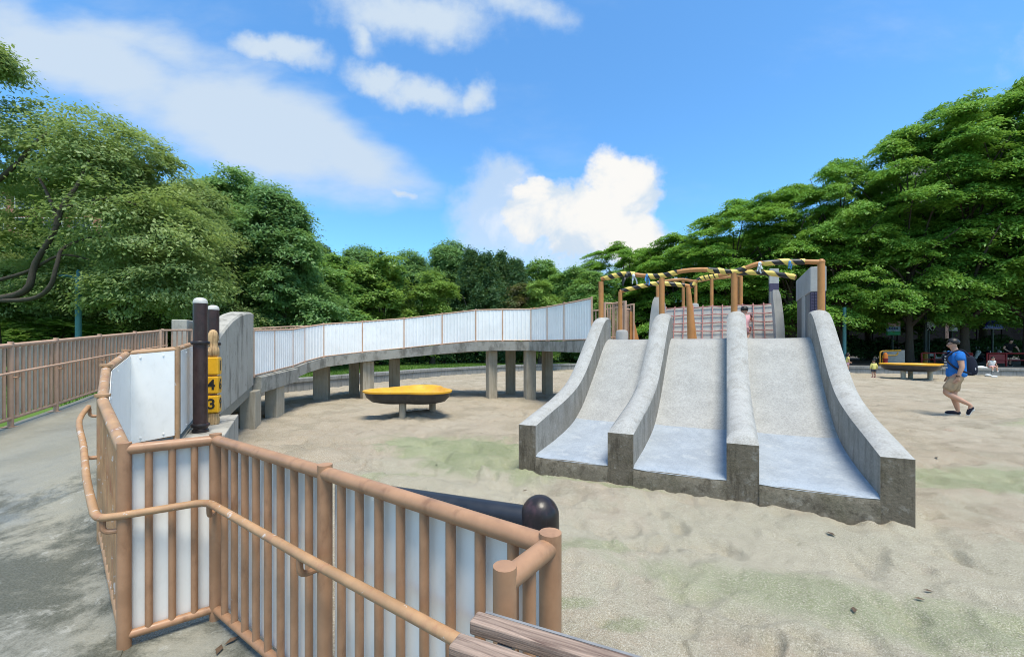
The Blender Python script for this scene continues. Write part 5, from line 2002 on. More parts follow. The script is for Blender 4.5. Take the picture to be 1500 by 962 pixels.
def tree_px(key, px, ytop, Yd, wid, rot, label, **kw):
    h = EYE + (HY - ytop) / F * Yd - LZ
    if key.startswith('pad'):
        h *= 1.04
    return tree(key, (px - 750) / F * Yd, Yd, h, wid, rot, label, **kw)


# --- big tree at the left, built for its own limbs
rg = np.random.default_rng(77)
big = [(95, 415, 14.2, 1.2), (35, 430, 14.6, 1.3), (30, 228, 13.2, 1.75), (128, 215, 13.6, 1.65), (202, 248, 13.8, 1.5), (165, 330, 12.6, 1.7), (235, 345, 12.8, 1.6), (262, 410, 13.0, 1.5),
       (205, 428, 12.9, 1.25), (120, 235, 12.5, 1.1), (250, 318, 14.0, 1.3), (-60, 225, 13.2, 1.9), (-130, 330, 13.5, 2.0), (110, 250, 14.6, 1.3), (-22, 88, 12.0, 0.5), (10, 300, 16.5, 2.0), (65, 315, 17.0, 1.5), (15, 375, 16.0, 1.7), (170, 270, 14.5, 1.4)]
bl_ = []
for (px, py, Yd, r) in big:
    c = P(px, py, Yd)
    bl_.append((c.x, c.y, c.z, r, r, r * 0.85))
v = clump_crown(rg, bl_, 46, 165, 0.47, 0.125, droop=0.9, up=0.8, flat=0.4)
btree = thing('tree', (-16.0, 12.6, LZ), 'big soft green tree with dark forked limbs reaching over the teal lamp', 'tree')
link('crown', leaves_mesh('crown', v, M['leaf_left']), btree)
mb = MB()
root = [Vector((-16.0, 12.6, -0.1)), Vector((-15.9, 12.4, 1.6)), P(-20, 440, 12.0)]
mb.tube(smooth_path(root, 4), [0.42, 0.36, 0.33, 0.31, 0.30, 0.28, 0.26, 0.24, 0.22], 12)
for limb, r0, r1 in (
        (((-20, 440, 12.0), (37, 426, 11.8), (52, 385, 11.8), (83, 330, 11.7), (72, 290, 11.9), (58, 262, 12.1)), 0.10, 0.03),
        (((83, 330, 11.7), (91, 303, 11.7), (112, 273, 11.8), (130, 235, 12.2)), 0.075, 0.03),
        (((91, 304, 11.7), (126, 297, 11.8), (160, 290, 12.2), (200, 300, 12.5)), 0.06, 0.025),
        (((-20, 440, 12.0), (45, 438, 11.7), (73, 420, 11.6), (84, 385, 11.6), (95, 362, 11.8), (150, 345, 12.3), (210, 350, 12.6)), 0.07, 0.025),
        (((-20, 415, 12.3), (40, 398, 12.0), (88, 374, 11.8), (130, 380, 12.2)), 0.06, 0.02),
        (((-10, 270, 12.4), (27, 238, 12.4), (48, 212, 12.5), (75, 190, 12.8)), 0.07, 0.025),
        (((-15.8, 12.3), (-40, 330), (-10, 270)), 0, 0)):
    if r0 == 0:
        continue
    pts = smooth_path([P(*a) for a in limb], 4)
    mb.tube(pts, [r0 + (r1 - r0) * i / (len(pts) - 1) for i in range(len(pts))], 8)
p0 = P(-20, 440, 12.0)
pts = smooth_path([p0, P(-60, 360, 12.2), P(-10, 270, 12.4)], 4)
mb.tube(pts, [0.18 - 0.1 * i / (len(pts) - 1) for i in range(len(pts))], 8)
part('trunk', mb, M['bark'], btree, smooth=60)

GB = 'trees behind the bridge'
GR = 'layered trees beyond the seat wall'
lab_back = 'mid green rounded tree in the row behind the footbridge'
lab_far = 'distant green tree far behind the footbridge'
tree_px('soft', 262, 262, 17.5, 0.95, 0.4, 'soft green tree behind the white capped posts', group=GB)
tree_px('deep', 330, 250, 21.5, 1.02, 1.3, 'tallest deep green tree behind the concrete fin wall', group=GB)
tree_px('deep', 412, 274, 20.5, 0.86, 4.0, 'deep green tree with a ragged top beside the tallest deep green tree', group=GB)
tree_px('dark', 215, 300, 24, 1.2, 2.0, 'dark green tree filling the gap behind the big soft green tree', group=GB)
tree_px('lime', 60, 400, 15.5, 1.15, 0.9, 'lime green low tree behind the teal lamp', group=GB)
tree_px('lime', -30, 395, 19, 1.1, 2.9, 'lime green low tree left of the teal lamp behind the big tree limbs', group=GB)
tree_px('mid', 150, 400, 21, 1.0, 5.2, 'low mid green tree under the big soft green tree', group=GB)
tree_px('mid', 500, 372, 29, 1.0, 0.2, lab_back, group=GB)
tree_px('lime', 562, 372, 29, 1.15, 1.9, 'bright yellowish green tree behind the middle of the footbridge', group=GB)
tree_px('mid', 470, 395, 24, 0.8, 3.3, lab_back, group=GB)
tree_px('lime', 632, 398, 30, 0.95, 4.4, 'small rounded bright tree beside the dark conifers', group=GB)
tree_px('deep', 605, 370, 36, 1.0, 5.0, lab_far, group='distant trees')
tree_px('deep', 655, 353, 38, 1.15, 2.2, 'tall green tree rising above the dark conifers', group=GB)
tree_px('deep', 530, 360, 38, 1.1, 3.0, lab_far, group='distant trees')
for px, yt, Yd in ((690, 372, 34), (712, 378, 33), (734, 376, 35), (755, 386, 34)):
    tree_px('cone', px, yt, Yd, 1.05, px * 0.37, 'dark narrow conifer behind the middle of the footbridge', group='dark conifers', name='conifer')
tree_px('dark', 722, 395, 37, 1.0, 0.7, 'dark broad tree hidden behind the conifers', group=GB)
tree_px('mid', 800, 380, 41, 1.0, 1.0, lab_far, group='distant trees')
tree_px('mid', 840, 392, 36, 0.95, 2.5, lab_far, group='distant trees')
tree_px('rust', 768, 415, 30, 0.9, 0.5, 'reddish brown tinged small tree behind the footbridge', group=GB)
tree_px('lime', 792, 412, 29, 0.72, 0.1, 'lime green small tree beside the reddish tinged one', group=GB)
tree_px('mid', 870, 395, 33, 0.85, 5.5, lab_back, group=GB)
for px, yt, Yd, k_, rot in ((440, 330, 34, 'dark', 1), (380, 330, 30, 'dark', 2), (300, 300, 32, 'dark', 3), (580, 385, 50, 'dark', .3), (680, 385, 52, 'deep', 1.4), (760, 392, 50, 'dark', 2.2), (850, 398, 50, 'deep', 3.3), (930, 395, 52, 'dark', 4),
                            (100, 330, 30, 'dark', 5), (0, 330, 32, 'dark', .6)):
    tree_px(k_, px, yt, Yd, 1.5, rot, 'dark distant tree filling the wooded background', group='wooded background')

# --- right: layered canopy
for px, yt, Yd, wd, k_, rot, lab in (
        (912, 358, 41, 0.80, 'pad_a', 0.2, 'layered green tree peeking above the bridge end of the slide, just below the tall cloud'),
        (985, 345, 37, 0.82, 'pad_b', 1.1, 'layered green tree rising behind the striped tape rail at the bridge side of the slide'),
        (1075, 300, 33.5, 0.86, 'pad_a', 2.3, 'layered green tree straight behind the rope net and climbing child'),
        (1160, 272, 31.5, 0.84, 'pad_b', 3.1, 'layered green tree rising behind the tiled wing wall'),
        (1232, 236, 30.0, 0.66, 'pad_a', 4.4, 'layered green tree over the slim teal pole and the standing girl'),
        (1330, 190, 28.8, 0.82, 'pad_b', 5.2, 'large layered green tree over the notice board and the toddler in yellow'),
        (1415, 150, 27.6, 0.86, 'pad_a', 0.9, 'large layered green tree over the walking man and the short red guard rail'),
        (1510, 112, 26.5, 0.95, 'pad_b', 2.0, 'tallest layered green tree over the man in black at the red guard rail'),
        (1640, 60, 26, 1.1, 'pad_a', 3.6, 'layered green tree beyond the tallest one along the seat wall')):
    tree_px(k_, px, yt, Yd, wd, rot, lab, group=GR)
lab_pad2 = 'layered green tree in the second row, half hidden behind the shady front row'
for px, yt, Yd, wd, k_, rot in ((950, 372, 46, 0.9, 'pad_b', 0.7), (1030, 355, 43, 0.95, 'pad_a', 1.7), (1110, 335, 41, 1.0, 'pad_b', 2.7), (1190, 318, 40, 1.0, 'pad_a', 3.7), (1270, 295, 39, 1.05, 'pad_b', 4.7), (1350, 262, 38, 1.05, 'pad_a', 5.7),
                                (1440, 230, 37, 1.1, 'pad_b', 0.3), (1530, 200, 36, 1.1, 'pad_a', 1.3)):
    tree_px(k_, px, yt, Yd, wd, rot, lab_pad2, group='second row of layered trees')

# --- shrubs along the back of the lawn
rgs = np.random.default_rng(90)
sh_me = []
for sd_, mt in ((1, 'leaf_mid'), (2, 'leaf_deep'), (3, 'leaf_dark')):
    rg2 = np.random.default_rng(sd_)
    bl2 = [(rg2.uniform(-.6, .6), rg2.uniform(-.5, .5), rg2.uniform(.45, 1.0), .6, .6, .55) for _ in range(5)]
    sh_me.append(leaves_mesh('foliage', clump_crown(rg2, bl2, 14, 55, 0.22, 0.14), M[mt]))
stm_ = MB()
for k in range(5):
    stm_.tube([(0.05 * k - .1, 0, -0.2), (0.25 * math.cos(k * 1.3), 0.25 * math.sin(k * 1.3), 0.9)], [0.03, 0.012], 5)
stem_me = stm_.mesh('stem', M['bark'], 60)


def shrub(x, y, s_, sz_, k, label, group):
    Mx = Matrix.Translation((x, y, LZ)) @ Matrix.Rotation(x * 1.7 + y, 4, 'Z') @ Matrix.Diagonal((s_, s_, sz_, 1))
    th_ = thing('shrub', (x, y, LZ), label, 'shrub', group)
    link('foliage', sh_me[k], th_, Mx)
    link('stem', stem_me, th_, Mx)


rs_ = random.Random(44)
for i in range(24):
    px = 425 + i * 20.5
    Yd = 24 + 10 * min(1, i / 12) + rs_.uniform(-1.2, 1.2)
    shrub((px - 750) / F * Yd, Yd, rs_.uniform(1.0, 1.5), rs_.uniform(1.0, 1.6), i % 2, 'leafy green shrub in the hedge line behind the footbridge', 'hedge shrubs behind the footbridge')
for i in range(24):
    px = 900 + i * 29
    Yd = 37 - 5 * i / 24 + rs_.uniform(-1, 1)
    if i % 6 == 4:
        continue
    shrub((px - 750) / F * Yd, Yd + 3, rs_.uniform(1.3, 1.8), rs_.uniform(1.1, 1.7), 2, 'added dark shrub blackening the gap under the layered trees', 'dark shrubs added under the layered trees')  # row added to make the gap under the trees dark

# --- grass on the visible lawn
ng = 60000
gx = rgs.uniform(-16, 4, ng)
gy = rgs.uniform(8, 31, ng)
poly = [(p.x, p.y) for p in ring_s]
ok = ~in_poly(gx, gy, poly) & (gx < -0.5 + (gy - 22) * 0.6)
gx, gy = gx[ok], gy[ok]
kx = np.stack([gx, gy, np.full(len(gx), LZ)], 1)
ang_ = rgs.uniform(0, 6.283, len(gx))
hgt = rgs.uniform(0.05, 0.12, len(gx))
wv = np.stack([np.cos(ang_), np.sin(ang_), np.zeros_like(ang_)], 1) * 0.012
tipv = kx + np.stack([rgs.normal(size=len(gx)) * 0.03, rgs.normal(size=len(gx)) * 0.03, hgt], 1)
gv = np.stack([kx - wv, kx + wv, tipv], 1).reshape(-1, 3)
gme = np_mesh('grass', gv, np.arange(len(gv)).reshape(-1, 3), M['grassm'], smooth=False)
go = link('grass', gme)
go['kind'] = 'stuff'
tag(go, 'short green grass on the lawn behind the footbridge', 'grass')


# ------------------------------------------------------------------ buildings glimpsed through the trees
def block_building(label, x0, x1, y0, dep, h, mat, cols, rows, ground=7.0):
    b = thing('apartment_building', ((x0 + x1) / 2, y0, LZ), label, 'building')
    mb = MB()
    mb.box(((x0 + x1) / 2, y0 + dep / 2, h / 2), (x1 - x0, dep, h))
    part('wall', mb, mat, b, smooth=0)
    mb = MB()
    mb.box(((x0 + x1) / 2, y0 + dep / 2, h + 0.4), (x1 - x0 + 0.6, dep + 0.6, 0.8))
    part('roof', mb, M['wall_red'], b, smooth=0)
    cw = (x1 - x0) / cols
    rh = (h - ground) / rows
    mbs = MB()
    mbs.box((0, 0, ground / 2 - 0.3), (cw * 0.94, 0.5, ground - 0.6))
    sf_ = mbs.mesh('shaded_shopfront', M['shop_shade'], 0)  # black fronts added as painted shade under the trees
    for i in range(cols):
        link('shaded_shopfront', sf_, b, Matrix.Translation((x0 + (i + .5) * cw, y0 - 0.2, 0.3)))
    mbw = MB()
    mbw.box((0, 0, 0), (cw * 0.58, 0.12, rh * 0.52))
    gl_ = mbw.mesh('window', M['glass'], 0)
    mbw = MB()
    for s_ in (-1, 1):
        mbw.box((s_ * cw * 0.31, -0.06, 0), (0.10, 0.16, rh * 0.56))
        mbw.box((0, -0.06, s_ * rh * 0.28), (cw * 0.64, 0.16, 0.10))
    fr_ = mbw.mesh('frame', M['sign_white'], 0)
    for i in range(cols):
        for j in range(rows):
            Mx = Matrix.Translation((x0 + (i + .5) * cw, y0 - 0.03, ground + (j + .5) * rh))
            w_ = link('window', gl_, b, Mx)
            link('frame', fr_, w_, Mx)
    return b


block_building('tall pinkish apartment block glimpsed above the layered trees', 66, 100, 62, 14, 32, M['wall_pink'], 9, 9)
block_building('cream shop building in the dark gaps under the layered trees', 30, 61, 58, 12, 16, M['wall_cream'], 9, 3)
block_building('brick red apartment block glimpsed through the big tree at the lawn side', -66, -40, 46, 12, 19, M['wall_red'], 8, 5)


def sign(px0, px1, py0, py1, Yd, label, bands, post=True, texts=(), trap=0.0):
    """framed board on a post; bands: (fraction0, fraction1, material) from the top"""
    a, b = P(px0, py0, Yd), P(px1, py1, Yd)
    cx = (a.x + b.x) / 2
    s_ = thing('shop_sign', (cx, Yd, LZ), label, 'sign')
    z1, z0 = a.z, b.z
    wtot = b.x - a.x
    for f0, f1, mt in bands:
        mb = MB()
        zt, zb = z1 + (z0 - z1) * f0, z1 + (z0 - z1) * f1
        tt, tb = trap * (1 - f0) * wtot / 2, trap * (1 - f1) * wtot / 2
        mb.hexa([(a.x + tb, Yd, zb), (b.x - tb, Yd, zb), (b.x - tb, Yd + .12, zb), (a.x + tb, Yd + .12, zb)], [(a.x + tt, Yd, zt), (b.x - tt, Yd, zt), (b.x - tt, Yd + .12, zt), (a.x + tt, Yd + .12, zt)])
        part('board', mb, mt, s_, smooth=0)
    if post:
        stick('post', (cx, Yd + .14, LZ), (cx, Yd + .14, z1 + 0.1), 0.07, M['darkpole'], s_, 10)
    for (body, size, fx, fy, mt) in texts:
        me = text_mesh(body, size, mt, 0.01)
        link('lettering', me, s_, Matrix.Translation((a.x + wtot * fx, Yd - 0.012, z1 + (z0 - z1) * fy)) @ Matrix.Rotation(R(90), 4, 'X'))
    return s_


sg = sign(1300, 1319, 470.5, 490.5, 33.5, 'square shop sign banded pink, pale blue and green in the tree gap', [(0, .38, M['sign_pink']), (.38, .75, M['sign_lblue']), (.75, 1.0, M['sign_green'])])
for k in range(6):
    mb = MB()
    c = P(1303 + k * 2.4, 481, 33.48)
    mb.box((c.x, c.y, c.z), (0.07, 0.02, 0.14))
    part('print', mb, M['sign_blue'], sg, smooth=0)
sign(1355.5, 1370, 469, 484, 33, 'white topped sign with big white characters on black', [(0, .55, M['sign_white']), (.55, 1.0, M['c_black'])], texts=(('大', 0.42, 0.42, 0.77, M['sign_white']), ('丁', 0.42, 0.84, 0.77, M['sign_white'])))
sign(1391, 1403, 471, 484.5, 33, 'white lantern shaped shop sign above the walking man', [(0, .5, M['sign_white']), (.5, .62, M['c_black']), (.62, 1.0, M['sign_white'])], trap=0.35)
sb = sign(1441, 1472, 470, 481.5, 33, 'deep blue tapering shop sign over the man in black', [(0, .93, M['sign_blue']), (.93, 1.0, M['sign_white'])], trap=0.5)
for k in range(7):
    mb = MB()
    c = P(1447 + k * 3.2, 477.5, 32.98)
    mb.box((c.x, c.y, c.z), (0.10, 0.02, 0.14))
    part('print', mb, M['sign_lblue'], sb, smooth=0)


def scooter(x, y, rot, label, mat):
    b = thing('scooter', (x, y, LZ + .05), label, 'scooter', 'scooters parked under the trees')
    Mx = Matrix.Translation((x, y, LZ + 0.05)) @ Matrix.Rotation(rot, 4, 'Z')
    for s_ in (-0.6, 0.6):
        mb = MB()
        pts = [(s_ + 0.22 * math.cos(a), 0, 0.26 + 0.22 * math.sin(a)) for a in [2 * math.pi * k / 14 for k in range(15)]]
        mb.tube(pts, 0.05, 6, cap=False)
        part('wheel', mb, M['black_pipe'], b, mtx=Mx)
    mb = MB()
    mb.tube([(-0.75, 0, 0.55), (-0.5, 0, 0.62), (-0.1, 0, 0.55), (0.0, 0, 0.32), (0.35, 0, 0.32), (0.5, 0, 0.75), (0.48, 0, 0.95)], [0.08, 0.17, 0.16, 0.11, 0.11, 0.14, 0.08], 10)
    part('body', mb, mat, b, mtx=Mx)
    mb = MB()
    mb.tube([(-0.72, 0, 0.74), (-0.3, 0, 0.78), (-0.02, 0, 0.72)], [0.10, 0.13, 0.09], 8)
    part('seat', mb, M['c_black'], b, mtx=Mx)
    mb = MB()
    mb.tube([(0.45, -0.33, 1.05), (0.5, 0, 1.0), (0.45, 0.33, 1.05)], 0.02, 6)
    part('handlebar', mb, M['black_pipe'], b, mtx=Mx)
    mb = MB()
    for s_ in (-.3, .3):
        mb.ball((0.48, s_, 1.18), (0.03, 0.07, 0.05), 8)
    part('mirror', mb, M['steel'], b, mtx=Mx)
    mb = MB()
    mb.ball((0.62, 0, 0.82), (0.05, 0.1, 0.08), 8)
    part('headlight', mb, M['sign_white'], b, mtx=Mx)


for px, rot, mt, nm in ((1420, 2.0, 'sign_white', 'white'), (1434, 2.2, 'c_navy', 'navy'), (1450, 1.9, 'steel', 'grey'), (1371, 2.4, 'sign_white', 'white')):
    c = P(px, 505, 34)
    scooter(c.x, c.y, rot - math.pi, {1420: 'white scooter parked in the tree shade behind the walking man', 1434: 'navy scooter parked between a white and a grey scooter', 1450: 'grey scooter parked in the tree shade behind the man in black',
                                    1371: 'white scooter parked behind the dark green pole'}[px], M[mt])
# ------------------------------------------------------------------ people
def skin_obj(name, verts, edges, mat, parent, mtx, root=0, sub=2):
    """verts: list of (co, radius or (rx, ry))"""
    me = bpy.data.meshes.new(name)
    me.from_pydata([v[0] for v in verts], edges, [])
    me.materials.append(mat)
    o = link(name, me, parent, mtx)
    o.modifiers.new('skin', 'SKIN')
    o.modifiers['skin'].use_smooth_shade = True
    lay = me.skin_vertices[0].data
    for i, v in enumerate(verts):
        r = v[1]
        lay[i].radius = r if isinstance(r, tuple) else (r, r)
        lay[i].use_root = (i == root)
    sb_ = o.modifiers.new('sub', 'SUBSURF')
    sb_.levels = sub
    sb_.render_levels = sub
    return o


def chain(verts, edges, start, pts):
    prev = start
    for p in pts:
        verts.append(p)
        edges.append((prev, len(verts) - 1))
        prev = len(verts) - 1
    return prev


def person(label, loc, heading, H, J, shirt, short_mat, hair_long=False, fat=1.0, shoe='c_navy', sleeve=0.55, leg_cover=0.85, skirt=None, child=False, group=None):
    """J: joints in units of height, (forward, left, up). heading: direction faced, radians from +X."""
    th_ = thing('person', loc, label, 'person', group)
    Mx = Matrix.Translation(Vector(loc)) @ Matrix.Rotation(heading, 4, 'Z') @ Matrix.Scale(H, 4)
    V = lambda k: Vector(J[k])
    hs = 1.35 if child else 1.0            # children's heads are larger
    vs, es = [], []
    vs.append((V('pelvis'), 0.070 * fat))
    wa = chain(vs, es, 0, [(V('waist'), 0.064 * fat), (V('chest'), 0.072 * fat)])
    hd = V('head') - V('neck')
    up = hd.normalized()
    fw = (Vector((1, 0, 0)) - up * up.x).normalized() if 'face' not in J else (V('face') - up * up.dot(V('face'))).normalized()
    lf_ = up.cross(fw)
    nk = chain(vs, es, wa, [(V('neck') - up * 0.02, 0.036 * fat), (V('neck') + up * 0.022, 0.031 * fat * (1.1 if child else 1))])
    j0 = V('head') - up * 0.032 * hs + fw * 0.010 * hs
    hd_ = chain(vs, es, nk, [(j0, (0.036 * hs, 0.040 * hs)), (V('head') + up * 0.004 * hs, (0.049 * hs, 0.044 * hs)), (V('head') + up * 0.038 * hs - fw * .004, (0.038 * hs, 0.036 * hs))])
    chain(vs, es, hd_ - 1, [(V('head') + fw * 0.062 * hs - up * 0.010 * hs, 0.0085 * hs)])
    for s_ in (1, -1):
        chain(vs, es, hd_ - 1, [(V('head') + lf_ * s_ * 0.051 * hs - up * 0.004 * hs, 0.010 * hs)])
    for sd_, s_ in (('l', 1), ('r', -1)):
        sh, el, wr, ha = V('sh_' + sd_), V('el_' + sd_), V('wr_' + sd_), V('ha_' + sd_)
        w_i = chain(vs, es, wa, [(sh, 0.036 * fat), (sh.lerp(el, 0.5), 0.030 * fat), (el, 0.024 * fat), (el.lerp(wr, 0.4), 0.023 * fat), (wr, 0.0155)])
        hdv = (ha - wr)
        hl = hdv.length
        hn = hdv.normalized()
        sidev = hn.cross(Vector((0, 1, 0)) if abs(hn.y) < 0.8 else Vector((1, 0, 0))).normalized()
        pi = chain(vs, es, w_i, [(wr + hdv * 0.40, (0.019, 0.014))])
        for k, (off, ln) in enumerate(((-0.013, 0.9), (-0.0045, 1.0), (0.0045, 0.97), (0.013, 0.82))):
            b0 = wr + hdv * 0.55 + sidev * off * 1.2
            bend = Vector((0.010, 0, 0)) if k % 2 else Vector((0.013, 0, 0))
            chain(vs, es, pi, [(b0, 0.0055), (wr + hdv * (0.55 + 0.28 * ln) + sidev * off * 1.25 + bend * 0.4, 0.005), (wr + hdv * (0.55 + 0.48 * ln) + sidev * off * 1.2 + bend, 0.0042)])
        chain(vs, es, pi, [(wr + hdv * 0.38 - sidev * 0.022, 0.0065), (wr + hdv * 0.66 - sidev * 0.030, 0.0055)])
    for sd_, s_ in (('l', 1), ('r', -1)):
        hp_, kn, an, to = V('hip_' + sd_), V('kn_' + sd_), V('an_' + sd_), V('to_' + sd_)
        ft = (to - an)
        chain(vs, es, 0, [(hp_, 0.055 * fat), (hp_.lerp(kn, 0.5), 0.048 * fat), (kn, 0.033 * fat), (kn.lerp(an, 0.35), 0.034 * fat), (an, 0.020 * fat), (an + ft * 0.45 + Vector((0, 0, -0.008)), 0.021), (to, 0.015)])
    skin_obj('body', vs, es, M['skin'], th_, Mx, 0, 2)
    # shirt
    vs, es = [], []
    g = 0.014
    vs.append((V('pelvis') + Vector((0, 0, -0.035)), 0.098 * fat))
    chain(vs, es, 0, [(V('pelvis') + Vector((0, 0, .02)), 0.096 * fat)])
    c_ = chain(vs, es, 1, [(V('waist'), 0.090 * fat), (V('chest'), 0.094 * fat)])
    chain(vs, es, c_, [(V('neck') - up * 0.022, 0.048 * fat)])
    for sd_ in 'lr':
        sh, el = V('sh_' + sd_), V('el_' + sd_)
        if sleeve <= 1.0:
            chain(vs, es, c_, [(sh, 0.050 * fat), (sh.lerp(el, sleeve * 0.5), 0.046 * fat), (sh.lerp(el, sleeve), 0.043 * fat)])
        else:
            wr = V('wr_' + sd_)
            chain(vs, es, c_, [(sh, 0.043 * fat), (el, 0.034 * fat), (el.lerp(wr, 0.85), 0.026 * fat)])
    skin_obj('shirt', vs, es, M[shirt], th_, Mx, 0, 2)
    # shorts
    vs, es = [], []
    vs.append((V('pelvis') + Vector((0, 0, 0.03)), 0.084 * fat))
    chain(vs, es, 0, [(V('pelvis') - Vector((0, 0, 0.012)), 0.086 * fat)])
    for sd_ in 'lr':
        hp_, kn = V('hip_' + sd_), V('kn_' + sd_)
        chain(vs, es, 1, [(hp_.lerp(kn, 0.18), 0.058 * fat), (hp_.lerp(kn, leg_cover * 0.6), 0.060 * fat), (hp_.lerp(kn, leg_cover), 0.056 * fat)])
    skin_obj('shorts', vs, es, M[short_mat], th_, Mx, 0, 2)
    # shoes
    for sd_ in 'lr':
        an, to = V('an_' + sd_), V('to_' + sd_)
        ft = to - an
        heel = an - Vector((ft.x, ft.y, 0)).normalized() * 0.026 + Vector((0, 0, -0.018))
        o1 = skin_obj('shoe', [(heel, 0.024), (an + ft * 0.35 + Vector((0, 0, -0.006)), (0.028, 0.025)), (an + ft * 0.8, 0.024), (to + ft.normalized() * 0.012, 0.016)], [(0, 1), (1, 2), (2, 3)], M[shoe], th_, Mx, 0, 1)
        dz = Vector((0, 0, -0.019))
        skin_obj('sole', [(heel + dz, (0.009, 0.026)), (an + ft * 0.5 + dz * 0.9, (0.009, 0.027)), (to + ft.normalized() * 0.012 + dz * 0.6, (0.008, 0.02))], [(0, 1), (1, 2)], M['c_white'], o1, Mx, 0, 1)
    # hair: cap over the back and top of the skull
    mb = MB()
    hc = V('head') + up * 0.018 * hs - fw * 0.008 * hs
    n1, n2 = 12, 18
    vsx, fsx = [], []
    for i in range(n1 + 1):
        th1 = math.pi * 0.66 * i / n1
        for k in range(n2):
            a = 2 * math.pi * k / n2
            dirv = up * math.cos(th1) + (fw * math.cos(a) + lf_ * math.sin(a)) * math.sin(th1)
            front = max(0.0, math.cos(a))
            th_lim = 1.0 - 0.66 * front * (th1 / (math.pi * 0.66))
            dirv = (up * math.cos(th1 * th_lim) + (fw * math.cos(a) + lf_ * math.sin(a)) * math.sin(th1 * th_lim))
            rr = 0.0565 * hs * (1 + 0.05 * math.sin(7 * a + 3 * i)) * (1.06 if i < n1 - 1 else 0.98)
            p = hc + Vector((dirv.x * rr * 1.02, dirv.y * rr * 0.98, dirv.z * rr))
            if hair_long and math.cos(a) < 0.25 and i > n1 * 0.55:
                p += -up * 0.10 * (i / n1 - 0.55) / 0.45 - fw * 0.01
            vsx.append(p)
    for i in range(n1):
        for k in range(n2):
            a, b = i * n2 + k, i * n2 + (k + 1) % n2
            fsx.append((a, a + n2, b + n2, b))
    mb.add(vsx, fsx)
    part('hair', mb, M['hair'], th_, smooth=80, mtx=Mx)
    # eyes and mouth
    mb = MB()
    for s_ in (1, -1):
        mb.ball(V('head') + fw * 0.046 * hs + lf_ * s_ * 0.017 * hs + up * 0.006 * hs, 0.0055 * hs, 8)
    part('eyes', mb, M['hair'], th_, mtx=Mx)
    mb = MB()
    mb.ball(V('head') + fw * 0.045 * hs - up * 0.033 * hs, (0.005 * hs, 0.012 * hs, 0.003 * hs), 8)
    part('mouth', mb, M['c_rose'], th_, mtx=Mx)
    return th_, Mx, V, fw, up, lf_


STAND = dict(pelvis=(0, 0, .53), waist=(0, 0, .615), chest=(.0, 0, .735), neck=(.005, 0, .835), head=(.018, 0, .925),
             sh_l=(0, .105, .795), el_l=(-.01, .135, .63), wr_l=(.02, .135, .49), ha_l=(.03, .13, .405),
             sh_r=(0, -.105, .795), el_r=(-.01, -.135, .63), wr_r=(.02, -.135, .49), ha_r=(.03, -.13, .405),
             hip_l=(0, .052, .50), kn_l=(.01, .055, .275), an_l=(-.01, .055, .045), to_l=(.085, .06, .022),
             hip_r=(0, -.052, .50), kn_r=(.01, -.055, .275), an_r=(-.01, -.055, .045), to_r=(.085, -.06, .022))


def pose(**kw):
    d_ = dict(STAND)
    d_.update(kw)
    return d_


# walking man (faces left in the view)
g = G(1401, 607)
gz = sz(g.x, g.y)
wk = pose(pelvis=(0, 0, .515), waist=(.005, 0, .60), chest=(.005, 0, .725), neck=(.012, 0, .825), head=(.032, 0, .915),
          sh_l=(.0, .11, .785), el_l=(-.015, .145, .625), wr_l=(.02, .145, .50), ha_l=(.04, .135, .42),
          sh_r=(.0, -.11, .785), el_r=(.0, -.145, .63), wr_r=(.045, -.14, .50), ha_r=(.06, -.135, .42),
          hip_l=(.01, .055, .48), kn_l=(.115, .058, .29), an_l=(-.115, .058, .145), to_l=(-.085, .06, .030),
          hip_r=(0, -.055, .48), kn_r=(.015, -.055, .27), an_r=(-.030, -.055, .045), to_r=(.085, -.058, .024))
man, Mm, Vm, fwm, upm, lfm = person('man in blue shirt and khaki shorts striding over the sand with a dark backpack', (g.x, g.y, gz), R(146), 1.76, wk, 'c_blue', 'c_khaki', fat=1.10, shoe='c_navy', leg_cover=0.92)
mb = MB()                                              # glasses
for s_ in (1, -1):
    c = Vm('head') + fwm * 0.052 + lfm * s_ * 0.019 + upm * 0.006
    pts = [c + lfm * 0.013 * math.cos(a) + upm * 0.011 * math.sin(a) for a in [2 * math.pi * k / 10 for k in range(11)]]
    mb.tube(pts, 0.0014, 5, cap=False)
    mb.tube([c + lfm * s_ * 0.013, Vm('head') + lfm * s_ * 0.052 + upm * 0.006], 0.002, 5)
part('glasses', mb, M['hair'], man, mtx=Mm)
mb = MB()                                              # print on the chest of the shirt
for i in range(5):
    for j in range(2):
        c = Vm('chest') + Vector((0.094 - 0.003 * abs(i - 2), (j - .5) * 0.05, 0.03 - 0.035 * i))
        mb.box(c, (0.008, 0.038, 0.018))
part('shirt_print', mb, M['c_white'], man, mtx=Mm, smooth=0)
mb = MB()                                              # wrist band
mb.tube([Vm('wr_l') + Vector((0, 0, .004)), Vm('wr_l') + Vector((0, 0, .016))], 0.0195, 10)
part('wrist_band', mb, M['c_black'], man, mtx=Mm)
bp = thing('backpack', Mm @ Vector((-0.13, 0, 0.5)), 'dark navy backpack on the back of the man in the blue shirt', 'backpack')
o_ = skin_obj('bag', [(Vector((-0.118, 0, .51)), (0.034, 0.070)), (Vector((-0.122, 0, .58)), (0.040, 0.078)), (Vector((-0.116, 0, .68)), (0.036, 0.072)), (Vector((-0.100, 0, .77)), (0.022, 0.050))], [(0, 1), (1, 2), (2, 3)], M['c_navy'], bp, Mm, 0, 2)
mb = MB()
for s_ in (1, -1):
    mb.tube(smooth_path([(-0.10, s_ * .065, .765), (-.02, s_ * .075, .842), (.085, s_ * .078, .775), (.10, s_ * .085, .70), (.02, s_ * .125, .60), (-.11, s_ * .085, .54)], 4), 0.011, 7)
part('strap', mb, M['c_navy'], bp, mtx=Mm)
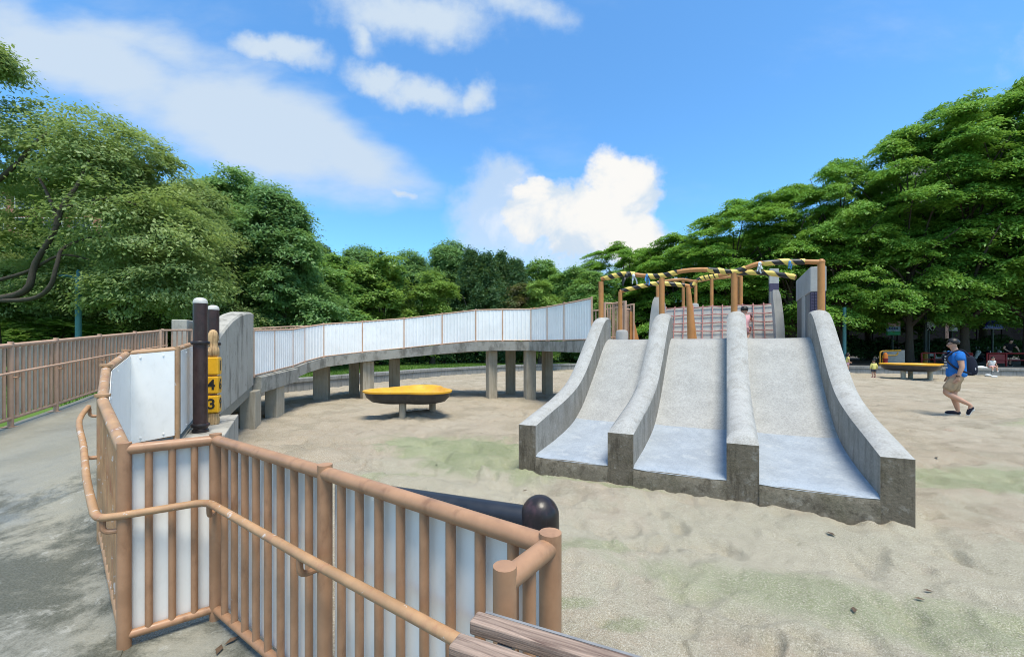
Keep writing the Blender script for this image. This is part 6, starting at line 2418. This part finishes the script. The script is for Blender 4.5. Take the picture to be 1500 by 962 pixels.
mb = MB()
mb.ball((-0.160, 0.03, .60), (0.006, 0.012, 0.016), 8)
part('badge', mb, M['c_white'], bp, mtx=Mm)

# toddler in yellow, seen from behind
g = G(1280, 553)
person('toddler in pale yellow top and grey shorts standing on the sand', (g.x, g.y, sz(g.x, g.y)), R(75), 0.92,
       pose(head=(.01, 0, .90), neck=(0, 0, .79), chest=(0, 0, .69), waist=(0, 0, .575), pelvis=(0, 0, .47), sh_l=(0, .105, .745), el_l=(-.01, .15, .60), wr_l=(.0, .17, .47), ha_l=(.01, .175, .41),
            sh_r=(0, -.105, .745), el_r=(-.01, -.15, .60), wr_r=(.02, -.17, .47), ha_r=(.03, -.175, .41), hip_l=(0, .05, .44), kn_l=(.01, .055, .24), hip_r=(0, -.05, .44), kn_r=(.01, -.055, .24)),
       'c_yellow', 'c_grey', child=True, fat=1.25, sleeve=1.2, shoe='c_rose', leg_cover=0.75)
# girl half hidden behind the slide wall
g = G(1241.5, 545.5)
person('girl with long black hair in yellow and white beside the slide wall', (g.x, g.y, sz(g.x, g.y)), R(-20), 1.22,
       pose(head=(.02, 0, .905), neck=(0, 0, .80), chest=(0, 0, .70), el_l=(.02, .125, .60), wr_l=(.09, .10, .52), ha_l=(.15, .08, .50), el_r=(.02, -.125, .60), wr_r=(.09, -.10, .52), ha_r=(.15, -.08, .50), sh_l=(0, .1, .755), sh_r=(0, -.1, .755)),
       'c_yellow', 'c_pink', hair_long=True, child=True, fat=1.0, shoe='c_white', leg_cover=0.6)
# child climbing the net
cp = sp(2.60, 5.42, 1.70)
person('child in pink crouching against the rope net at the slide top', (cp.x, cp.y, 1.675), R(62) - R(12), 0.95,
       pose(pelvis=(-.05, 0, .26), waist=(-.035, 0, .35), chest=(.0, 0, .46), neck=(.03, 0, .555), head=(.055, 0, .66), sh_l=(.01, .1, .52), el_l=(.11, .13, .47), wr_l=(.20, .12, .55), ha_l=(.235, .11, .61),
            sh_r=(.01, -.1, .52), el_r=(.10, -.14, .44), wr_r=(.19, -.13, .50), ha_r=(.225, -.12, .56), hip_l=(-.03, .055, .25), kn_l=(.13, .08, .27), an_l=(.02, .07, .045), to_l=(.11, .075, .022),
            hip_r=(-.03, -.055, .25), kn_r=(.10, -.09, .22), an_r=(-.04, -.08, .045), to_r=(.05, -.085, .022)),
       'c_pink', 'c_pink', child=True, fat=1.15, shoe='c_white', leg_cover=0.9, sleeve=0.7)
# child sitting on the seat wall
s1 = P(1456, 533, 22.05)
person('child in white and pink sitting on the seat wall with legs hanging', (s1.x, s1.y + 0.08, 0.43 - 0.13), R(-105), 1.05,
       pose(pelvis=(-.06, 0, .20), waist=(-.05, 0, .29), chest=(-.02, 0, .41), neck=(.02, 0, .51), head=(.05, 0, .61), sh_l=(-.01, .1, .475), el_l=(-.05, .17, .36), wr_l=(-.02, .21, .24), ha_l=(.02, .22, .19),
            sh_r=(-.01, -.1, .475), el_r=(-.05, -.17, .36), wr_r=(-.02, -.21, .24), ha_r=(.02, -.22, .19), hip_l=(-.03, .055, .19), kn_l=(.17, .07, .19), an_l=(.19, .07, -.02), to_l=(.27, .08, -.03),
            hip_r=(-.03, -.055, .19), kn_r=(.17, -.09, .18), an_r=(.20, -.13, .0), to_r=(.28, -.14, .0)),
       'c_white', 'c_pink', child=True, fat=1.15, shoe='c_white', leg_cover=0.7, sleeve=0.6)
# man in black leaning on the rail
s2 = P(1477, 530, 26.2)
person('man in black clothes leaning with both hands on the red guard rail', (s2.x, s2.y, LZ + 0.05), R(-105), 1.72,
       pose(chest=(.06, 0, .73), neck=(.09, 0, .825), head=(.12, 0, .905), sh_l=(.06, .11, .785), el_l=(.09, .20, .65), wr_l=(.22, .15, .535), ha_l=(.29, .10, .525), sh_r=(.06, -.11, .785), el_r=(.09, -.20, .65), wr_r=(.22, -.15, .535), ha_r=(.29, -.10, .525)),
       'c_black', 'c_black', fat=1.15, shoe='c_black', leg_cover=0.95)
